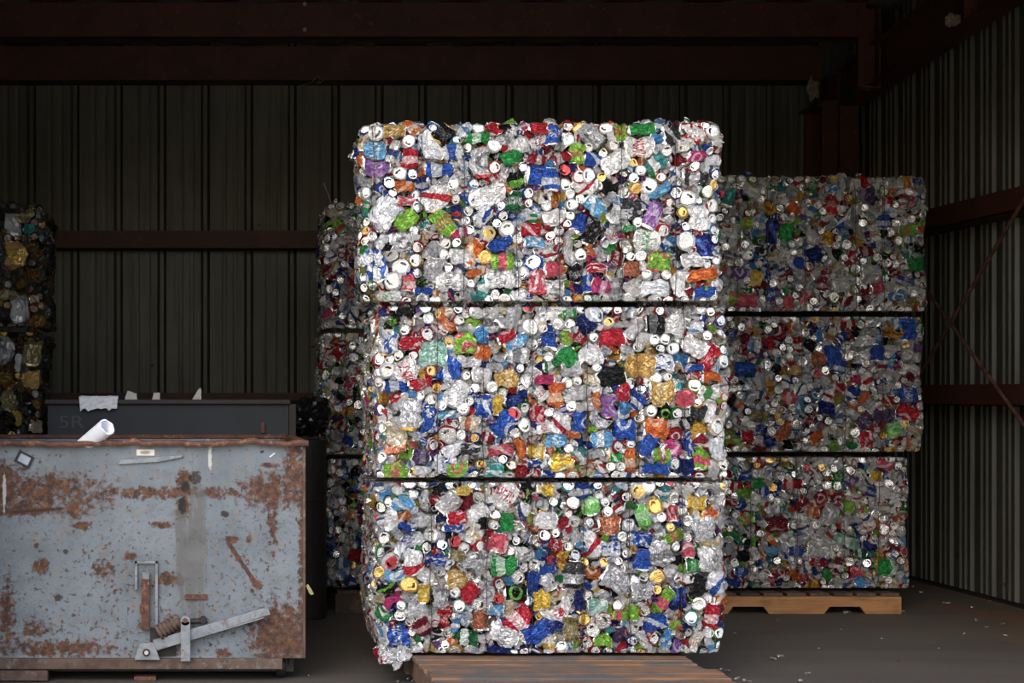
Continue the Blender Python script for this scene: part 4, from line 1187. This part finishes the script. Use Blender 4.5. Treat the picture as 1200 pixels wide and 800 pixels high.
# casters and fork pocket feet
for px, y in ((330, .09), (330, 1.05), (-50, .09), (-50, 1.05)):
    fk = MB(); fk.box((DX(px) - .035, y - .03, .06), (DX(px) - .028, y + .03, .125)); fk.box((DX(px) + .028, y - .03, .06), (DX(px) + .035, y + .03, .125)); fk.box((DX(px) - .035, y - .035, .115), (DX(px) + .035, y + .035, .125))
    o = fk.build('caster', M_DARK, root, bevel=.001)
    w = MB(); w.cyl((DX(px) - .020, y, .050), (DX(px) + .020, y, .050), .050, 24); w.build('wheel', M_DARK, o, bevel=.004)
mb = MB(); mb.box((DX(157), -.02, .0), (DX(183), .06, DZ(792))); o = mb.build('foot_block', M_RUST, root, bevel=.003)

# ------------------------------------------------------------------ darker bin further back
RD = 9.6; KR = RD / F
def RX(px): return (px - 197) * KR
def RZ(py): return EYE - (py - CY) * KR
root = empty('slate_metal_bin', ((197 - CX) * KR, RD, 0))
tag(root, 'dark slate metal bin standing behind the rusty dumpster', 'bin')
mb = MB()
xa_, xb_ = RX(56), RX(338)
mb.box((xa_, 0, .12), (xb_, .02, RZ(473))); mb.box((xa_, .88, .12), (xb_, .90, RZ(473))); mb.box((xa_, .02, .12), (xa_ + .02, .88, RZ(473))); mb.box((xb_ - .02, .02, .12), (xb_, .88, RZ(473))); mb.box((xa_, 0, .10), (xb_, .90, .12))
mb.build('bin_body', M_RBIN, root)
mb = MB(); mb.box((xa_ - .015, -.025, RZ(473.5)), (xb_ + .01, .03, RZ(468))); mb.box((xa_ - .015, .87, RZ(473.5)), (xb_ + .01, .93, RZ(468))); mb.box((xa_ - .015, .03, RZ(473.5)), (xa_ + .03, .87, RZ(468))); mb.box((xb_ - .03, .03, RZ(473.5)), (xb_ + .01, .87, RZ(468)))
o = mb.build('bin_rim', M_DARK, root, bevel=.004)
mb = MB(); mb.box((RX(338.5), -.01, 0), (RX(347), .06, RZ(473))); mb.build('corner_post', M_DARK, root, bevel=.003)
mb = MB(); mb.box((xa_, .0, 0), (xa_ + .08, .88, .10)); mb.build('skid', M_DARK, root)
mb = MB(); mb.box((xb_ - .08, .0, 0), (xb_, .88, .10)); mb.build('skid', M_DARK, root)
mb = MB(); mb.cyl((RX(308), -.02, RZ(497)), (RX(308), 0, RZ(497)), .010, 12); mb.box((RX(306), -.018, RZ(507)), (RX(310), -.008, RZ(498))); mb.build('lid_hook', M_RUST, root)
fc = bpy.data.curves.new('stencil_characters', 'FONT'); fc.body = '5R'; fc.size = .105; fc.extrude = .0008; fc.materials.append(M_STENCIL)
tmp = bpy.data.objects.new('stencil_characters', fc); COL.objects.link(tmp)
me = bpy.data.meshes.new_from_object(tmp); bpy.data.objects.remove(tmp)
o = link('stencil_characters', me, root, (RX(68), -.002, RZ(501))); o.rotation_euler = (math.pi / 2, 0, 0); o.scale = (1.15, .85, 1)

# ------------------------------------------------------------------ loose bits
def sheet(name, label, cat, corners, mat, nu=10, nv=8, amp=.004, group=None, thick=.0012, drop=None):
    """crinkled sheet between 4 corners (a,b bottom ; d,c top)"""
    a, b, c, d = [Vector(q) for q in corners]
    ctr = (a + b + c + d) / 4
    bm = bmesh.new(); g = []
    for i in range(nu + 1):
        row = []
        for j in range(nv + 1):
            s, t = i / nu, j / nv
            p_ = a.lerp(b, s).lerp(d.lerp(c, s), t) - ctr
            p_ += Vector((random.uniform(-1, 1), random.uniform(-1, 1), random.uniform(-1, 1) if j == 0 else .3 * random.uniform(-1, 1))) * amp
            row.append(bm.verts.new(p_))
        g.append(row)
    for i in range(nu):
        for j in range(nv): bm.faces.new((g[i][j], g[i + 1][j], g[i + 1][j + 1], g[i][j + 1]))
    me = bpy.data.meshes.new(name); bm.to_mesh(me); bm.free(); me.materials.append(mat)
    o = link(name, me, None, ctr)
    md = o.modifiers.new('t', 'SOLIDIFY'); md.thickness = thick
    tag(o, label, cat, group)
    return o


def p2(px, py, d): return P(px, py, d)


# paper hanging over the rim of the slate bin : a strip folded over it
a = P(94, 480.5, RD - .032); b = P(137, 479, RD - .032); c = P(138, 464.5, RD - .034); d = P(92.5, 464.5, RD - .034)
bm = bmesh.new(); g = []
for i in range(15):
    s = i / 14; row = []
    bot = a.lerp(b, s); top = d.lerp(c, s)
    for j in range(7):
        t = j / 6; q = bot.lerp(top, t); q.y += random.uniform(-.003, .003)
        if j == 0: q.z += random.uniform(-.008, .008)
        row.append(bm.verts.new(q))
    for dy, dz in ((.03, .004), (.07, .002), (.085, -.02), (.085, -.06)):
        row.append(bm.verts.new((top.x, top.y + dy, top.z + dz + random.uniform(-.002, .002))))
    g.append(row)
for i in range(14):
    for j in range(len(g[0]) - 1): bm.faces.new((g[i][j], g[i + 1][j], g[i + 1][j + 1], g[i][j + 1]))
me = bpy.data.meshes.new('paper_sheet'); bm.to_mesh(me); bm.free(); me.materials.append(M_PAPER)
o = link('paper_sheet', me); md = o.modifiers.new('t', 'SOLIDIFY'); md.thickness = .001
tag(o, 'torn white paper sheet folded over the rim of the slate bin', 'paper')

# rubbish filling the slate bin, with paper corners poking up
def heap(name, label, cat, x0, x1, y0, y1, z0, z1, mat, seed, edge=.2):
    rg = random.Random(seed); n = 26
    ph_ = [rg.uniform(0, 6.28) for _ in range(6)]
    bm = bmesh.new(); g = []
    cx, cy = (x0 + x1) / 2, (y0 + y1) / 2
    for i in range(n + 1):
        row = []
        for j in range(n + 1):
            s, t = i / n * 2 - 1, j / n * 2 - 1
            e = (1 - s ** 4) * (1 - t ** 4)
            h = e * (.75 + .25 * math.sin(s * 7 + ph_[0]) * math.sin(t * 5 + ph_[1])) * (.9 + .1 * rg.random())
            row.append(bm.verts.new(((x1 - x0) / 2 * s, (y1 - y0) / 2 * t, (z1 - z0) * h)))
        g.append(row)
    for i in range(n):
        for j in range(n): bm.faces.new((g[i][j], g[i + 1][j], g[i + 1][j + 1], g[i][j + 1]))
    bot = [g[i][0] for i in range(n + 1)] + [g[n][j] for j in range(1, n + 1)] + [g[i][n] for i in range(n - 1, -1, -1)] + [g[0][j] for j in range(n - 1, 0, -1)]
    bm.faces.new(bot)
    me = bpy.data.meshes.new(name); bm.to_mesh(me); bm.free(); me.materials.append(mat)
    o = link(name, me, None, (cx, cy, z0)); tag(o, label, cat); return o


bx0, bx1 = (197 - CX) * KR + xa_, (197 - CX) * KR + xb_
o = heap('rubbish_heap', 'dark rubbish filling the slate bin almost to its rim', 'rubbish', bx0 + .04, bx1 - .04, RD + .05, RD + .85, .125, RZ(470), M_INSIDE, 5); o['kind'] = 'stuff'
for lab, pts in (('grey paper corner poking up from the slate bin beside the hanging sheet', ((142, 468), (162, 468), (160, 461), (150, 457.5))),
                 ('low sliver of pale paper on the slate bin between two paper corners', ((176, 467), (189, 467), (187, 460), (180, 460))),
                 ('pale pointed paper corner standing up from the slate bin', ((219, 467), (236, 467), (235.5, 454), (232, 456)))):
    dd = RD + .12
    cs = [P(x, y, dd + (.05 if k > 1 else 0)) for k, (x, y) in enumerate(pts)]
    lo = [Vector((c.x, c.y, c.z - .05)) for c in cs[:2]]
    sheet('paper_scrap', lab, 'paper', (lo[0], lo[1], cs[2], cs[3]), M_PAPER2, 6, 6, .002, 'paper corners in the slate bin')
# low dark lump on the rim at its left end
# paper roll sticking out of the dumpster
pe = P(125.5, 500, 8.10); ax = Vector((.50, -.46, .40)).normalized()
Lr = 1.0; r0 = .039
st = pe - ax * Lr
bm = bmesh.new()
seg = 32; rings = []
qd = ax.to_track_quat('Z', 'Y')
prof = [(0, r0 * .55), (Lr, r0), (Lr + .0, r0 - .007), (0.02, r0 * .55 - .004)]
for (h, r) in prof:
    rings.append([bm.verts.new(qd @ Vector((r * math.cos(k * 2 * math.pi / seg) * (1 + .05 * math.sin(3 * k * 2 * math.pi / seg)), r * math.sin(k * 2 * math.pi / seg) * (1 + .04 * math.cos(2 * k * 2 * math.pi / seg)), h + (.002 * math.sin(k * 1.1) if h == Lr else 0)))) for k in range(seg)])
for a, b in zip(rings[:-1], rings[1:]):
    for k in range(seg): bm.faces.new((a[k], a[(k + 1) % seg], b[(k + 1) % seg], b[k]))
me = bpy.data.meshes.new('paper_roll'); bm.to_mesh(me); bm.free(); me.materials.append(M_ROLL)
o = link('paper_roll', me, None, st); tag(o, 'bright white rolled paper tube sticking out over the dumpster rim', 'paper roll')

o = heap('rubbish_heap', 'loose rubbish lying inside the blue-grey dumpster', 'rubbish', xm + XLd + .04, xm + XRd - .04, DD + .06, DD + Dd - .06, DZ(771) + .02, .62, M_INSIDE, 9); o['kind'] = 'stuff'

# black plastic bag with rags behind the dumpster's corner
root = empty('black_bag_drum', (P(358, 470, 10.45).x, 10.44, 0)); tag(root, 'black plastic bag bunched over a drum between the slate bin and the can stacks', 'bag')
mb = MB(); mb.cyl((0, 0, 0), (0, 0, .98), .115, 28); mb.cyl((0, 0, .30), (0, 0, .32), .12, 28); mb.cyl((0, 0, .64), (0, 0, .66), .12, 28); mb.build('drum', M_DARK, root, bevel=.004)
bm = bmesh.new(); bmesh.ops.create_icosphere(bm, subdivisions=4, radius=1)
for v in bm.verts:
    c = v.co.copy(); a_ = math.atan2(c.y, c.x)
    r = 1 + .13 * math.sin(a_ * 7 + c.z * 5) + .10 * math.sin(c.x * 9 + 2) * math.sin(c.z * 8) + .06 * random.uniform(-1, 1)
    v.co = Vector((c.x * .125 * r, c.y * .115 * r, c.z * .10 * r + (.05 * max(0, c.x) if c.z > 0 else 0)))
me = bpy.data.meshes.new('bag'); bm.to_mesh(me); bm.free(); me.materials.append(M_BAG); o = link('bag', me, root, (0, 0, 1.10))

# pale leaf caught at the dumpster's right edge
cs = [P(358, 686, 8.16), P(364, 697, 8.13), P(368, 696, 8.12), P(361, 684, 8.15)]
sheet('dry_leaf', 'small yellow-green leaf caught at the edge of the dumpster', 'leaf', cs, M_LEAF, 4, 4, .001)

# torn insulation tufts on the steel
def tuft(name, label, px, py, d, sx, sz, seed):
    rg = random.Random(seed)
    bm = bmesh.new(); bmesh.ops.create_icosphere(bm, subdivisions=3, radius=1)
    for v in bm.verts:
        c = v.co.copy(); r = 1 + .35 * rg.uniform(-1, 1) + .2 * math.sin(c.x * 6 + seed)
        v.co = Vector((c.x * sx * r, c.y * .02 * r, c.z * sz * r))
    me = bpy.data.meshes.new(name); bm.to_mesh(me); bm.free(); me.materials.append(M_NEST)
    o = link(name, me, None, P(px, py, d)); tag(o, label, 'insulation', 'insulation tufts on the steel frame')


tuft('insulation_tuft', 'torn pale tuft of insulation hanging at the end of the eave beam', 952, 104, 13.50, .040, .07, 3)
tuft('insulation_tuft', 'torn pale tuft of insulation stuck on the sloping rafter', 1117, 24, 11.36, .05, .035, 4)
tuft('insulation_tuft', 'small pale tuft of insulation under the rafter beside the column', 1015, 103, 12.75, .035, .014, 6)
# loose wire curl under the eave beam
def wire(name, label, pp, d, r):
    c0 = P(pp[0][0], pp[0][1], d)
    o_ = link(name, tube_mesh(name, [P(x, y, d) - c0 for x, y in pp], r, 6, M_NEST), None, c0)
    tag(o_, label, 'wire')
wire('wire_curl', 'thin pale curl of wire hanging under the eave beam', [(350, 101), (358, 99), (366, 96), (370, 91), (373, 89), (375, 92), (373, 96), (370, 98), (376, 97), (381, 92)], 13.56, .004)
wire('loose_wire', 'loose wire end sticking up from the dim stack behind', [(389, 240), (384, 226), (379, 214)], 10.9, .003)
# bolt heads on the purlin splice
for px, py in ((357, 5), (357, 35)):
    mb = MB(); mb.cyl((0, -.012, 0), (0, 0, 0), .014, 6); q = P(px, py, 12.815); o = mb.build('bolt_head', M_BOLT, None, q)
    o['kind'] = 'structure'

# ------------------------------------------------------------------ litter on the floor
LIT = [(910, 729, 8), (906, 773, 8), (914, 770, 9), (946, 789, 6), (1080, 694, 6), (1109, 708, 10), (1012, 716, 12), (1006, 714, 8), (1044, 716, 6), (1053, 714, 7), (1058, 717, 6), (1144, 727, 5), (1175, 731, 5),
       (1178, 745, 5), (1156, 735, 4), (1130, 743, 4), (1052, 775, 4), (992, 718, 8), (939, 798, 6), (852, 787, 7), (845, 784, 6), (863, 796, 7), (872, 797, 6), (878, 799, 6), (1187, 765, 4), (1160, 705, 5), (1139, 712, 4), (861, 742, 4), (1070, 688, 5), (484, 798, 6), (478, 795, 5), (466, 799, 6), (360, 792, 4), (985, 738, 3), (1100, 760, 3), (1033, 748, 3), (960, 760, 3)]
for k, (px, py, sz) in enumerate(LIT):
    d = EYE * F / (py - CY)
    rg = np.random.default_rng(900 + k)
    L = sz * d / F
    V, Q, S, rest = can_shape('side', .1, .07, rg.uniform(0, 3), rg, 1)
    V = V * (L / .1)
    V[:, 2] *= .8; V[:, 2] -= V[:, 2].min()
    ca, cb = ((210, 210, 210), (180, 180, 184)) if k % 4 else ((180, 120, 90), (200, 200, 200))
    A_, B_, C_ = can_attrs(len(V), ca, cb, (215, 215, 215), .95)
    me = mesh_np('aluminium_scrap', V, Q, S, [M_CAN, M_ALU], {'ca': ('FLOAT_COLOR', A_), 'cb': ('FLOAT_COLOR', B_), 'cl': ('FLOAT_COLOR', C_), 'rest': ('FLOAT_VECTOR', rest)})
    x = (px - CX) * d / F
    o = link('aluminium_scrap', me, None, (x, d, 0))
    where = 'near the tan pallet' if px > 980 and py < 722 else ('by the ribbed side wall' if px > 1065 else ('beside the worn front pallet' if py > 780 and px > 840 else ('at the foot of the tall stack by the dumpster' if px < 500 else 'on the open floor between the two stacks')))
    tag(o, 'tiny flattened aluminium scrap ' + where, 'scrap', 'tiny aluminium scraps ' + where)

# ------------------------------------------------------------------ camera, light, world
cam = bpy.data.cameras.new('camera'); co = bpy.data.objects.new('camera', cam); COL.objects.link(co)
co.location = (0, 0, EYE); co.rotation_euler = (math.pi / 2, 0, 0)
cam.sensor_width = 36; cam.lens = F * 36 / 1200; cam.shift_x = (600 - CX) / 1200; cam.shift_y = (CY - 400) / 1200
cam.clip_end = 200
bpy.context.scene.camera = co

w = bpy.data.worlds.new('sky'); bpy.context.scene.world = w; w.use_nodes = True
nt = w.node_tree; nt.nodes.clear()
sky = nt.nodes.new('ShaderNodeTexSky'); sky.sky_type = 'NISHITA'; sky.sun_disc = False
sky.sun_elevation = math.radians(42); sky.sun_rotation = math.radians(200); sky.dust_density = 2.5; sky.air_density = 1.0
bg = nt.nodes.new('ShaderNodeBackground'); bg.inputs[1].default_value = 0.36
ou = nt.nodes.new('ShaderNodeOutputWorld')
nt.links.new(sky.outputs[0], bg.inputs[0]); nt.links.new(bg.outputs[0], ou.inputs[0])

sun = bpy.data.lights.new('sun', 'SUN'); so = bpy.data.objects.new('sun', sun); COL.objects.link(so)
sun.energy = 6; sun.angle = math.radians(.6); sun.color = (1, .93, .82)
# shines from behind the shed onto the yard in front of it
so.rotation_euler = Vector((.25, -.62, -1)).to_track_quat('-Z', 'Y').to_euler()

sc = bpy.context.scene
sc.view_settings.view_transform = 'Standard'; sc.view_settings.look = 'None'
sc.view_settings.gamma = 1; sc.view_settings.exposure = 0.0; sc.view_settings.use_curve_mapping = False
sc.cycles.max_bounces = 6; sc.cycles.diffuse_bounces = 4; sc.cycles.glossy_bounces = 3
sc.cycles.caustics_reflective = False; sc.cycles.caustics_refractive = False
